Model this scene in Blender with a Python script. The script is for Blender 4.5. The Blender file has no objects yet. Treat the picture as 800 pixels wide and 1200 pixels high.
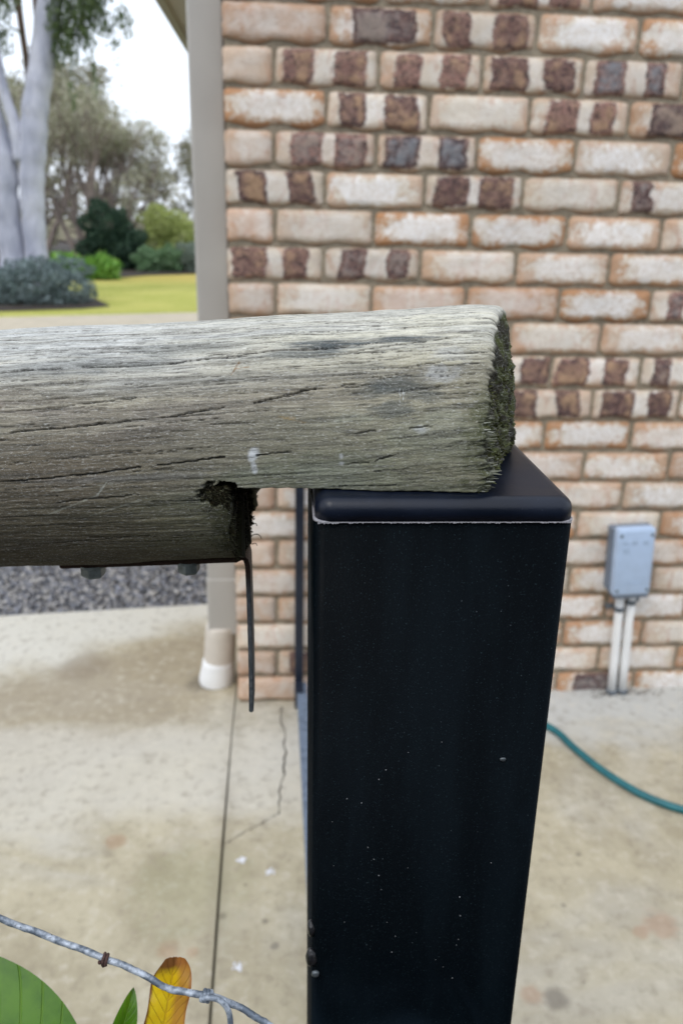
import bpy, bmesh, math, random
import numpy as np
from mathutils import Vector, Matrix, Euler

scene = bpy.context.scene
C = scene.collection
PI = math.pi
# ------------------------------------------------------------------ camera
cam_d = bpy.data.cameras.new('camera')
cam = bpy.data.objects.new('camera', cam_d); C.objects.link(cam)
CP = Vector((0.14537, -2.08024, 1.26720))
_r = Vector((0.99780071, -0.06242825, 0.02228133))
_u = Vector((0.00032979, 0.34081415, 0.94013063))
_f = Vector((0.06628451, 0.93805566, -0.34008519))
cam.matrix_world = Matrix(((_r.x, _u.x, -_f.x, CP.x), (_r.y, _u.y, -_f.y, CP.y), (_r.z, _u.z, -_f.z, CP.z), (0, 0, 0, 1)))
cam_d.sensor_fit = 'VERTICAL'; cam_d.sensor_height = 36; cam_d.sensor_width = 24; cam_d.lens = 28.5
cam_d.clip_start = 0.02; cam_d.clip_end = 500
cam_d.dof.use_dof = True; cam_d.dof.focus_distance = 0.325; cam_d.dof.aperture_fstop = 13.0
scene.camera = cam
# ------------------------------------------------------------------ sky, sun, exposure
SUN_EL, SUN_AZ = math.radians(50), math.radians(-35)      # veiled sun, high over the left and behind the viewer
world = bpy.data.worlds.new('World'); scene.world = world; world.use_nodes = True
nt = world.node_tree; nt.nodes.clear()
wo = nt.nodes.new('ShaderNodeOutputWorld'); bg = nt.nodes.new('ShaderNodeBackground')
sky = nt.nodes.new('ShaderNodeTexSky'); sky.sky_type = 'NISHITA'; sky.sun_disc = False
sky.sun_elevation = SUN_EL; sky.sun_rotation = math.radians(200)
sky.air_density = 1.0; sky.dust_density = 2.0
mx = nt.nodes.new('ShaderNodeMixRGB'); mx.inputs[0].default_value = 0.82; mx.inputs[2].default_value = (12.4, 13.4, 15.0, 1)
nt.links.new(sky.outputs[0], mx.inputs[1]); nt.links.new(mx.outputs[0], bg.inputs[0]); bg.inputs[1].default_value = 0.1
nt.links.new(bg.outputs[0], wo.inputs[0])
sun_d = bpy.data.lights.new('sun', 'SUN'); sun_d.energy = 0.95; sun_d.angle = math.radians(22); sun_d.color = (1, 0.96, 0.9)
sun = bpy.data.objects.new('sun', sun_d); C.objects.link(sun)
sd = Vector((-0.35, -0.45, 0.85)).normalized()
sun.rotation_euler = sd.to_track_quat('Z', 'Y').to_euler()
scene.view_settings.view_transform = 'Standard'; scene.view_settings.look = 'None'
scene.view_settings.exposure = 0.24; scene.view_settings.gamma = 1.0
scene.cycles.max_bounces = 8

# ------------------------------------------------------------------ helpers
def tag(o, label=None, cat=None, group=None, kind=None):
    for k, v in (('label', label), ('category', cat), ('group', group), ('kind', kind)):
        if v: o[k] = v
    return o
def link(o, parent=None):
    C.objects.link(o)
    if parent: o.parent = parent
    return o
def empty(name, loc=(0, 0, 0), parent=None):
    o = bpy.data.objects.new(name, None); o.location = loc; o.empty_display_size = .05
    return link(o, parent)
def mesh_obj(name, verts, faces, mat, parent=None, smooth=False, mats=None, midx=None):
    me = bpy.data.meshes.new(name); me.from_pydata([tuple(v) for v in verts], [], faces)
    if mat: me.materials.append(mat)
    if smooth: me.polygons.foreach_set('use_smooth', [True]*len(me.polygons))
    me.update()
    return link(bpy.data.objects.new(name, me), parent)
def bm_obj(name, bm, mat, parent=None, smooth=False):
    me = bpy.data.meshes.new(name); bm.to_mesh(me); bm.free(); me.materials.append(mat)
    if smooth: me.polygons.foreach_set('use_smooth', [True]*len(me.polygons))
    return link(bpy.data.objects.new(name, me), parent)
def fast_mesh(name, co, faces, mat, parent=None, smooth=False, attrs=None, n=4):
    """co (N,3) array, faces (M,n) int array"""
    me = bpy.data.meshes.new(name)
    me.vertices.add(len(co)); me.vertices.foreach_set('co', np.asarray(co, np.float32).ravel())
    M = len(faces); me.loops.add(M*n); me.loops.foreach_set('vertex_index', np.asarray(faces, np.int32).ravel())
    me.polygons.add(M); me.polygons.foreach_set('loop_start', np.arange(0, M*n, n, dtype=np.int32))
    me.polygons.foreach_set('loop_total', np.full(M, n, np.int32))
    me.update(calc_edges=True)
    if smooth: me.polygons.foreach_set('use_smooth', np.ones(M, bool))
    for k, a in (attrs or {}).items():
        a = np.asarray(a, np.float32)
        if a.ndim == 1:
            t = me.attributes.new(k, 'FLOAT', 'POINT'); t.data.foreach_set('value', a)
        else:
            t = me.attributes.new(k, 'FLOAT_COLOR', 'POINT')
            t.data.foreach_set('color', np.c_[a, np.ones(len(a))].astype(np.float32).ravel())
    me.materials.append(mat); me.validate()
    return link(bpy.data.objects.new(name, me), parent)
def bbox(bm, x0, x1, y0, y1, z0, z1):
    vs = [bm.verts.new((x, y, z)) for z in (z0, z1) for x, y in ((x0, y0), (x1, y0), (x1, y1), (x0, y1))]
    for q in ((3, 2, 1, 0), (4, 5, 6, 7), (0, 1, 5, 4), (1, 2, 6, 5), (2, 3, 7, 6), (3, 0, 4, 7)):
        bm.faces.new([vs[i] for i in q])
def box(name, x0, x1, y0, y1, z0, z1, mat, parent=None, bev=0, seg=2):
    bm = bmesh.new(); bbox(bm, x0, x1, y0, y1, z0, z1)
    if bev: bmesh.ops.bevel(bm, geom=bm.edges[:], offset=bev, segments=seg, profile=.5, affect='EDGES')
    return bm_obj(name, bm, mat, parent, smooth=False)
def tube_geo(pts, rad, n=10, closed_ends=True, wob=0, rng=None):
    pts = [Vector(p) for p in pts]; V = []; F = []
    if not hasattr(rad, '__len__'): rad = [rad]*len(pts)
    up = Vector((0, 0, 1)); prev = None
    for i, p in enumerate(pts):
        t = (pts[min(i+1, len(pts)-1)] - pts[max(i-1, 0)]).normalized()
        a = prev if prev is not None else (up if abs(t.z) < .9 else Vector((1, 0, 0)))
        b = t.cross(a).normalized(); a = b.cross(t).normalized(); prev = a
        for k in range(n):
            th = 2*PI*k/n; r = rad[i]*(1 + (rng.uniform(-wob, wob) if rng else 0))
            V.append(p + a*math.cos(th)*r + b*math.sin(th)*r)
    for i in range(len(pts)-1):
        for k in range(n):
            F.append((i*n+k, i*n+(k+1) % n, (i+1)*n+(k+1) % n, (i+1)*n+k))
    if closed_ends:
        F.append(tuple(range(n))[::-1]); F.append(tuple((len(pts)-1)*n+k for k in range(n)))
    return V, F
def join(parts):
    V = []; F = []
    for v, f in parts:
        o = len(V); V += list(v); F += [tuple(i+o for i in q) for q in f]
    return V, F
def tube(name, pts, rad, mat, parent=None, n=12, wob=0, rng=None):
    V, F = tube_geo(pts, rad, n, True, wob, rng)
    return mesh_obj(name, V, F, mat, parent, smooth=True)
def smooth_path(pts, m=8):
    pts = [np.array(p, float) for p in pts]; P = [2*pts[0]-pts[1]] + pts + [2*pts[-1]-pts[-2]]; out = []
    for i in range(1, len(P)-2):
        for k in range(m):
            t = k/m; a, b, c, d = P[i-1], P[i], P[i+1], P[i+2]
            out.append(.5*((2*b)+(-a+c)*t+(2*a-5*b+4*c-d)*t*t+(-a+3*b-3*c+d)*t**3))
    out.append(P[-2]); return out
_T = {}
def vnoise(u, v, seed):
    if seed not in _T: _T[seed] = np.random.RandomState(seed).rand(256, 256).astype(np.float32)
    T = _T[seed]; iu = np.floor(u).astype(int); iv = np.floor(v).astype(int)
    fu = u-iu; fv = v-iv; fu = fu*fu*(3-2*fu); fv = fv*fv*(3-2*fv)
    a = T[iu % 256, iv % 256]; b = T[(iu+1) % 256, iv % 256]; c = T[iu % 256, (iv+1) % 256]; d = T[(iu+1) % 256, (iv+1) % 256]
    return (a*(1-fu)+b*fu)*(1-fv)+(c*(1-fu)+d*fu)*fv
def fbm(u, v, seed, octv=4, g=.55):
    s = 0; a = 1; t = 0
    for o in range(octv):
        s = s + a*vnoise(u*2**o+17*o, v*2**o+31*o, seed+o); t += a; a *= g
    return s/t
def sstep(a, b, x):
    t = np.clip((x-a)/(b-a), 0, 1); return t*t*(3-2*t)

# ---- material helper
class M:
    def __init__(s, name):
        s.m = bpy.data.materials.new(name); s.m.use_nodes = True; s.t = s.m.node_tree; s.N = s.t.nodes
        s.b = s.N['Principled BSDF']; s.o = s.N['Material Output']
    def n(s, ty, **kw):
        x = s.N.new('ShaderNode'+ty)
        for k, v in kw.items(): setattr(x, k, v)
        return x
    def lk(s, a, b): s.t.links.new(a, b)
    def set(s, sock, v):
        if hasattr(v, 'is_output') or hasattr(v, 'links'): s.lk(v, sock)
        else: sock.default_value = v
    def math(s, op, a, b=0.0, c=None, clamp=False):
        x = s.n('Math', operation=op); x.use_clamp = clamp
        s.set(x.inputs[0], a); s.set(x.inputs[1], b)
        if c is not None: s.set(x.inputs[2], c)
        return x.outputs[0]
    def mix(s, f, a, b, mode='MIX'):
        x = s.n('MixRGB', blend_type=mode)
        for i, v in enumerate((f, a, b)):
            if isinstance(v, tuple): v = tuple(v)+(1,) if len(v) == 3 else v
            s.set(x.inputs[i], v)
        return x.outputs[0]
    def ramp(s, v, lo, hi, a=0.0, b=1.0, smooth=True):
        x = s.n('MapRange'); x.interpolation_type = 'SMOOTHSTEP' if smooth else 'LINEAR'
        s.set(x.inputs[0], v); s.set(x.inputs[1], lo); s.set(x.inputs[2], hi); s.set(x.inputs[3], a); s.set(x.inputs[4], b)
        return x.outputs[0]
    def noise(s, vec, scale, detail=4, rough=.55, dist=0.0, col=False):
        x = s.n('TexNoise'); x.inputs['Scale'].default_value = scale; x.inputs['Detail'].default_value = detail
        x.inputs['Roughness'].default_value = rough; x.inputs['Distortion'].default_value = dist
        if vec is not None: s.lk(vec, x.inputs['Vector'])
        return x.outputs['Color' if col else 'Fac']
    def vor(s, vec, scale, feature='F1', out='Distance', rnd=1.0):
        x = s.n('TexVoronoi', feature=feature); x.inputs['Scale'].default_value = scale; x.inputs['Randomness'].default_value = rnd
        if vec is not None: s.lk(vec, x.inputs['Vector'])
        return x.outputs[out]
    def obj(s): return s.n('TexCoord').outputs['Object']
    def pos(s): return s.n('NewGeometry').outputs['Position']
    def sep(s, v):
        x = s.n('SeparateXYZ'); s.lk(v, x.inputs[0]); return x.outputs
    def mapping(s, v, scale=(1, 1, 1), loc=(0, 0, 0)):
        x = s.n('Mapping'); s.lk(v, x.inputs[0]); x.inputs['Scale'].default_value = scale; x.inputs['Location'].default_value = loc
        return x.outputs[0]
    def oattr(s, name):
        x = s.n('Attribute', attribute_type='OBJECT', attribute_name=name); return x.outputs['Fac']
    def gattr(s, name, out='Fac'):
        x = s.n('Attribute', attribute_type='GEOMETRY', attribute_name=name); return x.outputs[out]
    def color(s, v): s.set(s.b.inputs['Base Color'], tuple(v)+(1,) if isinstance(v, tuple) and len(v) == 3 else v)
    def rough(s, v): s.set(s.b.inputs['Roughness'], v)
    def metal(s, v): s.set(s.b.inputs['Metallic'], v)
    def spec(s, v): s.set(s.b.inputs['Specular IOR Level'], v)
    def bump(s, h, dist, strength=1.0):
        x = s.n('Bump'); x.inputs['Strength'].default_value = strength; x.inputs['Distance'].default_value = dist
        s.lk(h, x.inputs['Height']); s.lk(x.outputs[0], s.b.inputs['Normal'])
def simple(name, col, rough=.6, var=.12, scale=40, metal=0, bump=0, spec=.5):
    m = M(name); v = m.obj(); n = m.noise(v, scale, 5)
    m.color(m.mix(m.ramp(n, .3, .7, smooth=False), tuple(c*(1-var) for c in col), tuple(min(1, c*(1+var)) for c in col)))
    m.rough(m.ramp(n, .3, .7, rough*.9, min(1, rough*1.1))); m.metal(metal); m.spec(spec)
    if bump: m.bump(n, bump)
    return m.m

# ------------------------------------------------------------------ materials
def mat_brick():
    m = M('brick_clay'); v = m.obj(); rnd = m.oattr('seed')
    add = m.n('VectorMath', operation='ADD'); m.lk(v, add.inputs[0]); cmb = m.n('CombineXYZ')
    m.lk(rnd, cmb.inputs[0]); m.lk(m.math('MULTIPLY', rnd, 3.7), cmb.inputs[2]); m.lk(rnd, cmb.inputs[1]); m.lk(cmb.outputs[0], add.inputs[1])
    q = add.outputs[0]; X, Y, Z = m.sep(v)
    nb = m.noise(q, 17, 3, .55, .5); nm = m.noise(q, 48, 5, .62, .6); nf = m.noise(q, 190, 6, .7); ns = m.noise(q, 85, 4, .65, 1.2)
    n5 = m.noise(m.mapping(q, (1, 1, .5)), 26, 3, .5, 1.0)
    half = m.oattr('half_len'); tone = m.oattr('tone'); rimv = m.oattr('rim'); sh = m.oattr('shift')
    base = m.mix(tone, (.66, .575, .46), (.55, .375, .265))
    base = m.mix(m.ramp(nb, .35, .68), base, m.mix(.6, base, (.70, .65, .59)))
    base = m.mix(m.ramp(n5, .50, .66, 0, .60), base, (.52, .31, .205))
    ex = m.math('SUBTRACT', half, m.math('ABSOLUTE', m.math('ADD', X, sh))); ez = m.math('SUBTRACT', .038, m.math('ABSOLUTE', Z))
    ez2 = m.math('SUBTRACT', .038, m.math('ABSOLUTE', m.math('ADD', Z, m.math('MULTIPLY', sh, .25))))
    # elliptical falloff towards the rim, broken up by noise
    u = m.math('DIVIDE', m.math('ADD', X, sh), half); w = m.math('DIVIDE', m.math('ADD', Z, m.math('MULTIPLY', sh, .2)), .038)
    rad = m.math('POWER', m.math('ADD', m.math('POWER', m.math('ABSOLUTE', u), 3.2), m.math('POWER', m.math('ABSOLUTE', w), 2.6)), .36)
    rad = m.math('ADD', rad, m.math('MULTIPLY', m.math('SUBTRACT', nb, .5), 1.1)); rad = m.math('ADD', rad, m.math('MULTIPLY', m.math('SUBTRACT', nm, .5), 1.5))
    rad = m.math('ADD', rad, m.math('MULTIPLY', m.math('SUBTRACT', nf, .5), .75))
    bloom = m.math('MULTIPLY', m.ramp(rad, .84, .50), m.oattr('bloom'))
    rim = m.math('MULTIPLY', m.ramp(rad, .78, 1.02), rimv)
    base = m.mix(m.math('MULTIPLY', rim, .88), base, m.mix(nm, (.38, .145, .050), (.56, .31, .15)))
    base = m.mix(m.math('MULTIPLY', bloom, m.ramp(nf, .30, .52, .5, 1.0)), base, m.mix(m.ramp(ns, .35, .65), (.88, .85, .83), (.74, .67, .60)))
    base = m.mix(m.math('MULTIPLY', m.ramp(ns, .59, .68), .30), base, (.30, .17, .12))
    base = m.mix(m.math('MULTIPLY', m.ramp(nf, .60, .68), .28), base, (.25, .15, .11))
    def patch(pa, wa):
        dx = m.math('ABSOLUTE', m.math('ADD', m.math('SUBTRACT', X, m.oattr(pa)), m.math('MULTIPLY', Z, m.oattr('skew')))); w = m.oattr(wa)
        ax = m.math('SUBTRACT', w, dx); az = m.math('SUBTRACT', ez, .0025)
        # rounded corners: smooth minimum
        x = m.n('Math', operation='SMOOTH_MIN'); m.lk(ax, x.inputs[0]); m.lk(az, x.inputs[1]); x.inputs[2].default_value = .012
        a = m.math('ADD', x.outputs[0], .0030)
        a = m.math('ADD', a, m.math('MULTIPLY', m.math('SUBTRACT', nm, .5), .022)); a = m.math('ADD', a, m.math('MULTIPLY', m.math('SUBTRACT', nf, .5), .020)); a = m.math('ADD', a, m.math('MULTIPLY', m.math('SUBTRACT', nb, .5), .024))
        a = m.math('SUBTRACT', a, m.math('MULTIPLY', m.math('LESS_THAN', w, .001), 9))
        return m.ramp(a, -.0015, .0045), m.ramp(a, .004, .018)
    a1, i1 = patch('patch_a', 'width_a'); a2, i2 = patch('patch_b', 'width_b')
    pa = m.math('MAXIMUM', a1, a2); pi_ = m.math('MAXIMUM', i1, i2)
    dark = m.mix(m.oattr('pale'), (.085, .050, .050), (.30, .165, .135))
    dark = m.mix(m.ramp(nm, .42, .66, 0, .8), dark, m.mix(.6, dark, (.42, .26, .20)))
    dark = m.mix(m.ramp(ns, .48, .58, 0, .85), dark, (.035, .024, .028))
    dark = m.mix(m.ramp(nf, .56, .70, 0, .6), dark, (.46, .38, .34))
    core = m.mix(m.oattr('blue'), m.mix(m.ramp(nb, .35, .65), (.24, .15, .12), (.46, .30, .18)), m.mix(nm, (.15, .16, .18), (.36, .38, .40)))
    dark = m.mix(m.math('MULTIPLY', m.math('MULTIPLY', pi_, m.ramp(m.math('ADD', m.math('MULTIPLY', nm, .5), m.math('MULTIPLY', nb, .5)), .40, .58, .15, 1)), .72), dark, core)
    col = m.mix(m.math('MULTIPLY', pa, m.ramp(nf, .26, .42, .55, 1)), base, dark)
    col = m.mix(m.ramp(ez, .0060, -.003, 0, .55), col, (.27, .165, .095))
    hs = m.n('HueSaturation'); m.lk(col, hs.inputs['Color']); m.lk(m.oattr('value'), hs.inputs['Value'])
    m.color(hs.outputs[0]); m.rough(.88); m.spec(.25)
    h = m.math('ADD', m.math('MULTIPLY', nm, .6), m.math('MULTIPLY', nf, .4)); m.bump(h, .0055, 1.0)
    return m.m
def mat_mortar():
    m = M('mortar'); v = m.pos(); n = m.noise(v, 60, 6, .65); n2 = m.noise(v, 6, 3)
    m.color(m.mix(m.ramp(n, .3, .7), m.mix(n2, (.185, .155, .112), (.25, .205, .150)), (.36, .305, .225))); m.rough(.95); m.spec(.2); m.bump(n, .004)
    return m.m
def mat_patio():
    m = M('patio_concrete'); v = m.pos(); X, Y, Z = m.sep(v)
    n0 = m.noise(m.mapping(v, (1, 1.6, 1)), 1.6, 4, .6, .6); n1 = m.noise(v, 7, 5, .62); n2 = m.noise(v, 38, 5, .6); n3 = m.noise(v, 260, 4, .6)
    c = m.mix(m.ramp(n1, .30, .68), (.375, .325, .222), (.500, .445, .318))
    c = m.mix(m.ramp(n0, .42, .66, 0, .55), c, (.50, .475, .42))
    # weathered band where runoff soaks, and pale scoured edges near the wall and the drive
    wy = m.math('ADD', Y, m.math('MULTIPLY', m.math('SUBTRACT', n0, .5), .55))
    wy2 = m.math('ADD', wy, m.math('MULTIPLY', X, -.40))
    band = m.math('MULTIPLY', m.ramp(wy2, -.22, .10), m.ramp(wy2, .62, .38))
    leftm = m.ramp(X, -.02, -.14)
    c = m.mix(m.math('MULTIPLY', m.math('MULTIPLY', band, leftm), .62), c, (.315, .255, .17))
    pale = m.math('MULTIPLY', m.ramp(wy2, .46, .66), leftm)
    c = m.mix(m.math('MULTIPLY', pale, .85), c, (.66, .64, .57))
    pl2 = m.math('MULTIPLY', m.math('MULTIPLY', m.ramp(wy, -.62, -.42), m.ramp(wy, -.02, -.16)), m.ramp(X, .75, .25))
    c = m.mix(m.math('MULTIPLY', pl2, .6), c, (.62, .59, .52))
    nw = m.math('MULTIPLY', m.ramp(wy, -.34, -.12), m.ramp(X, .1, .3))
    c = m.mix(m.math('MULTIPLY', nw, .8), c, (.53, .535, .52))
    c = m.mix(m.ramp(n2, .50, .70, 0, .42), c, (.25, .21, .155))
    c = m.mix(m.ramp(n2, .46, .34, 0, .35), c, (.62, .57, .47))
    c = m.mix(m.ramp(n3, .62, .75, 0, .4), c, (.18, .155, .12))
    c = m.mix(m.ramp(n3, .38, .28, 0, .3), c, (.66, .61, .52))
    def spot(x, y, r, col, amt, c):
        d = m.math('SQRT', m.math('ADD', m.math('POWER', m.math('SUBTRACT', X, x), 2), m.math('POWER', m.math('SUBTRACT', Y, y), 2)))
        d = m.math('ADD', d, m.math('MULTIPLY', m.math('SUBTRACT', n2, .5), r*1.4))
        d = m.math('ADD', d, m.math('MULTIPLY', m.math('SUBTRACT', n1, .5), r*1.6))
        return m.mix(m.ramp(d, r, r*.35, 0, amt), c, col)
    for x, y, r in ((.905, -.865, .045), (.96, -.90, .025), (.592, -.998, .03), (.85, -.88, .022)): c = spot(x, y, r, (.36, .19, .11), .42, c)
    for x, y, r in ((-.085, -.86, .03), (-.04, -.865, .02), (-.25, -.55, .03)): c = spot(x, y, r, (.36, .20, .11), .4, c)
    for x, y, r in ((.64, -1.01, .03), (.72, -.80, .010), (.80, -.66, .010), (.70, -.98, .008), (.10, -.80, .01), (.055, -.70, .006), (.12, -.86, .012), (.01, -.78, .012), (.5, -1.02, .02)): c = spot(x, y, r, (.14, .12, .10), .6, c)
    c = spot(-.10, .13, .09, (.12, .10, .07), .7, c)
    c = spot(-.5, .25, .10, (.24, .19, .13), .5, c)
    c = spot(-.05, -.7, .16, (.27, .26, .14), .35, c)
    # grime along the control joint
    gj = m.ramp(m.math('ABSOLUTE', m.math('ADD', X, .0)), .045, .003, 0, .30)
    c = m.mix(m.math('MULTIPLY', gj, m.ramp(n1, .3, .6)), c, (.20, .17, .12))
    m.color(c); m.rough(m.ramp(n1, .3, .7, .72, .92)); m.spec(.3)
    h = m.math('ADD', m.math('MULTIPLY', n2, .5), m.math('MULTIPLY', n3, .3)); m.bump(h, .008, 1)
    return m.m
def mat_wood():
    m = M('weathered_pine'); col = m.gattr('wood', 'Color'); f = m.gattr('fib', 'Vector')
    n1 = m.noise(m.mapping(f, (90, 1100, 1)), 1, 6, .65, .5); n2 = m.noise(m.mapping(f, (420, 1500, 1)), 1, 4, .65, .4)
    n3 = m.noise(m.mapping(f, (900, 1300, 1)), 1, 4, .75, .6); n4 = m.noise(m.mapping(f, (28, 420, 1)), 1, 4, .6, .8)
    c = m.mix(m.ramp(n4, .55, .66, 0, .35), col, m.mix(.55, col, (.06, .065, .065)))
    c = m.mix(m.ramp(n1, .53, .64, 0, .62), c, (.055, .052, .045))
    c = m.mix(m.ramp(n2, .54, .68, 0, .38), c, m.mix(.6, col, (.88, .89, .87)))
    c = m.mix(m.ramp(n3, .56, .66, 0, .40), c, (.05, .047, .04))
    c = m.mix(m.ramp(n3, .44, .36, 0, .35), c, m.mix(.6, col, (.85, .86, .84)))
    m.color(c); m.rough(.85); m.spec(.25)
    h = m.math('ADD', m.math('MULTIPLY', n1, .4), m.math('ADD', m.math('MULTIPLY', n2, .4), m.math('MULTIPLY', n3, .6))); m.bump(h, .00070, 1.0)
    return m.m
def mat_island(name, cols, rough=.7, spec=.3, transl=0.0, scale=None):
    m = M(name); r = m.n('NewGeometry').outputs['Random Per Island']
    x = m.n('ValToRGB'); m.lk(r, x.inputs[0]); cr = x.color_ramp
    while len(cr.elements) < len(cols): cr.elements.new(.5)
    for i, c in enumerate(cols):
        cr.elements[i].position = i/(len(cols)-1); cr.elements[i].color = tuple(c)+(1,)
    m.color(x.outputs[0]); m.rough(rough); m.spec(spec)
    if transl:
        tb = m.n('BsdfTranslucent'); m.lk(x.outputs[0], tb.inputs[0]); ms = m.n('MixShader'); ms.inputs[0].default_value = transl
        m.lk(m.b.outputs[0], ms.inputs[1]); m.lk(tb.outputs[0], ms.inputs[2]); m.lk(ms.outputs[0], m.o.inputs[0])
    return m.m
def mat_post():
    m = M('black_powder_coat'); v = m.obj()
    n = m.noise(v, 1100, 3, .6); n2 = m.noise(v, 22, 4, .6); n4 = m.noise(m.mapping(v, (40, 40, 6)), 1, 4, .6)
    d = m.vor(v, 260); d2 = m.noise(v, 34, 2)
    dust = m.math('MULTIPLY', m.ramp(d, .085, .04), m.ramp(d2, .57, .66))
    fine = m.ramp(m.noise(v, 1300, 3, .75), .60, .72)
    c = m.mix(m.ramp(n4, .40, .68), (.0010, .0022, .0034), (.0022, .0044, .0064))
    c = m.mix(m.math('MULTIPLY', fine, .32), c, (.05, .085, .10))
    c = m.mix(m.math('MULTIPLY', dust, .3), c, (.16, .20, .22))
    smr = m.math('MULTIPLY', m.ramp(m.noise(m.mapping(v, (9, 9, 5), (3, 1, 2)), 1, 4, .6, .8), .56, .74), .5)
    c = m.mix(smr, c, (.010, .018, .027))
    m.color(c); m.rough(m.ramp(n2, .35, .65, .34, .46)); m.spec(.03); m.bump(n, .00013, .7)
    return m.m
def mat_cap():
    m = M('navy_black_cap'); v = m.obj(); n = m.noise(v, 1200, 2); n2 = m.noise(v, 30, 4)
    dust = m.ramp(m.vor(v, 420), .07, .03)
    c = m.mix(m.ramp(n2, .35, .7), (.0025, .0048, .012), (.0055, .0095, .022))
    c = m.mix(m.math('MULTIPLY', dust, .25), c, (.3, .33, .4))
    m.color(c); m.rough(m.ramp(n2, .3, .7, .32, .42)); m.spec(.34); m.bump(n, .0001, .5)
    return m.m
def mat_galv():
    m = M('galvanised_wire'); v = m.obj(); n = m.noise(v, 140, 4, .6); n2 = m.noise(v, 600, 3)
    c = m.mix(m.ramp(n, .40, .62), (.13, .16, .20), (.50, .55, .62)); c = m.mix(m.ramp(n2, .6, .7, 0, .7), c, (.05, .06, .075))
    m.color(c); m.rough(.5); m.metal(.25); m.bump(n2, .0003)
    return m.m
def mat_leaf(name, c1, c2, c3, yellow=False):
    m = M(name); uv = m.gattr('luv', 'Vector'); U, V, W = m.sep(uv)   # U -1..1 across, V 0..1 along
    au = m.math('ABSOLUTE', U)
    ph = m.math('SUBTRACT', m.math('MULTIPLY', V, 9), m.math('MULTIPLY', au, 2.4))
    fr = m.math('ABSOLUTE', m.math('SUBTRACT', m.math('FRACT', ph), .5))
    vein = m.math('MAXIMUM', m.ramp(fr, .07, .0), m.ramp(au, .055, .02))
    n = m.noise(m.obj(), 60, 4); n2 = m.noise(m.obj(), 420, 3)
    c = m.mix(m.ramp(n, .3, .7), c1, c2); c = m.mix(m.math('MULTIPLY', vein, .55), c, c3)
    c = m.mix(m.ramp(n2, .62, .72, 0, .25), c, tuple(x*.5 for x in c1))
    if yellow:
        e = m.math('ADD', m.math('MAXIMUM', au, m.math('MULTIPLY', V, 1.02)), m.math('MULTIPLY', m.math('SUBTRACT', n, .5), .5))
        c = m.mix(m.ramp(e, .80, .98), c, (.22, .085, .02))
        c = m.mix(m.ramp(m.math('ADD', U, m.math('MULTIPLY', n, .9)), .45, .85, 0, .75), c, (.50, .20, .05))
    m.color(c); m.rough(.24); m.spec(.7)
    h = m.math('ADD', m.math('MULTIPLY', vein, -1.6), m.math('MULTIPLY', n, .6)); m.bump(h, .0006, .7)
    tb = m.n('BsdfTranslucent'); m.lk(c, tb.inputs[0]); ms = m.n('MixShader'); ms.inputs[0].default_value = .3
    m.lk(m.b.outputs[0], ms.inputs[1]); m.lk(tb.outputs[0], ms.inputs[2]); m.lk(ms.outputs[0], m.o.inputs[0])
    return m.m
def mat_bark_gum():
    m = M('gum_bark'); v = m.pos(); n = m.noise(m.mapping(v, (3, 3, 1)), 1.2, 5, .6, .4); n2 = m.noise(m.mapping(v, (9, 9, 2.5)), 1.5, 4)
    c = m.mix(m.ramp(n, .35, .65), (.33, .345, .42), (.52, .53, .60)); c = m.mix(m.ramp(n2, .60, .74, 0, .7), c, (.24, .21, .20))
    m.color(c); m.rough(.85); m.bump(n2, .03)
    return m.m
def mat_lawn():
    m = M('lawn_grass'); v = m.pos(); n = m.noise(v, .7, 4); n2 = m.noise(v, 9, 4); n3 = m.noise(v, 60, 3)
    Y = m.sep(v)[1]
    c = m.mix(m.ramp(n, .35, .65), (.47, .50, .10), (.62, .60, .16)); c = m.mix(m.ramp(n2, .4, .7, 0, .55), c, (.70, .65, .22))
    c = m.mix(m.ramp(m.math('ADD', Y, m.math('MULTIPLY', n, 3)), 16.5, 20, 0, .6), c, (.74, .52, .15))
    c = m.mix(m.ramp(n3, .5, .7, 0, .4), c, (.28, .32, .06))
    m.color(c); m.rough(.95); m.spec(.15); m.bump(n3, .05)
    return m.m
MB = mat_brick(); MMORT = mat_mortar(); MPATIO = mat_patio(); MWOOD = mat_wood(); MPOST = mat_post(); MCAP = mat_cap(); MGALV = mat_galv()
MBARK = mat_bark_gum(); MLAWN = mat_lawn()
MBEIGE = simple('beige_gutter_paint', (.44, .42, .385), .45, .05, 8)
MEAVE = simple('beige_eave_paint', (.80, .76, .56), .6, .06, 6)
MFASC = simple('fascia_paint', (.52, .49, .34), .5, .06, 6)
MROOF = simple('roof_sheet', (.12, .12, .13), .6, .2, 5)
MPVC = simple('white_pvc', (.84, .84, .83), .4, .04, 20)
MPVCP = simple('painted_pvc', (.60, .545, .47), .5, .06, 20)
MBOX = simple('grey_blue_plastic', (.42, .53, .70), .45, .05, 30, bump=.0003)
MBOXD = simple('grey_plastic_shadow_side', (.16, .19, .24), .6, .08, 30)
MBOXM = simple('grey_blue_plastic_recess', (.36, .46, .61), .5, .08, 30)
MCLIP = simple('dark_grey_clip', (.13, .15, .17), .55, .1, 30)
MBLK = simple('black_steel_paint', (.012, .017, .03), .33, .25, 30)
MRAIL = simple('sky_tinted_steel_paint', (.13, .165, .22), .28, .2, 30)  # sky reflection on the bottom rail put into its base colour
MDIM = simple('dull_steel', (.10, .115, .125), .4, .3, 400, metal=.5)
MSTEEL = simple('grey_zinc_steel', (.22, .25, .245), .5, .35, 260, metal=.15, bump=.0006)
MRUST = simple('rusty_plate_edge', (.060, .032, .024), .8, .4, 300, bump=.0006)
MSOIL = simple('garden_soil', (.040, .030, .022), .95, .4, 12, bump=.03)
MPATH = simple('sandy_path', (.46, .40, .30), .9, .12, 6, bump=.01)
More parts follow.
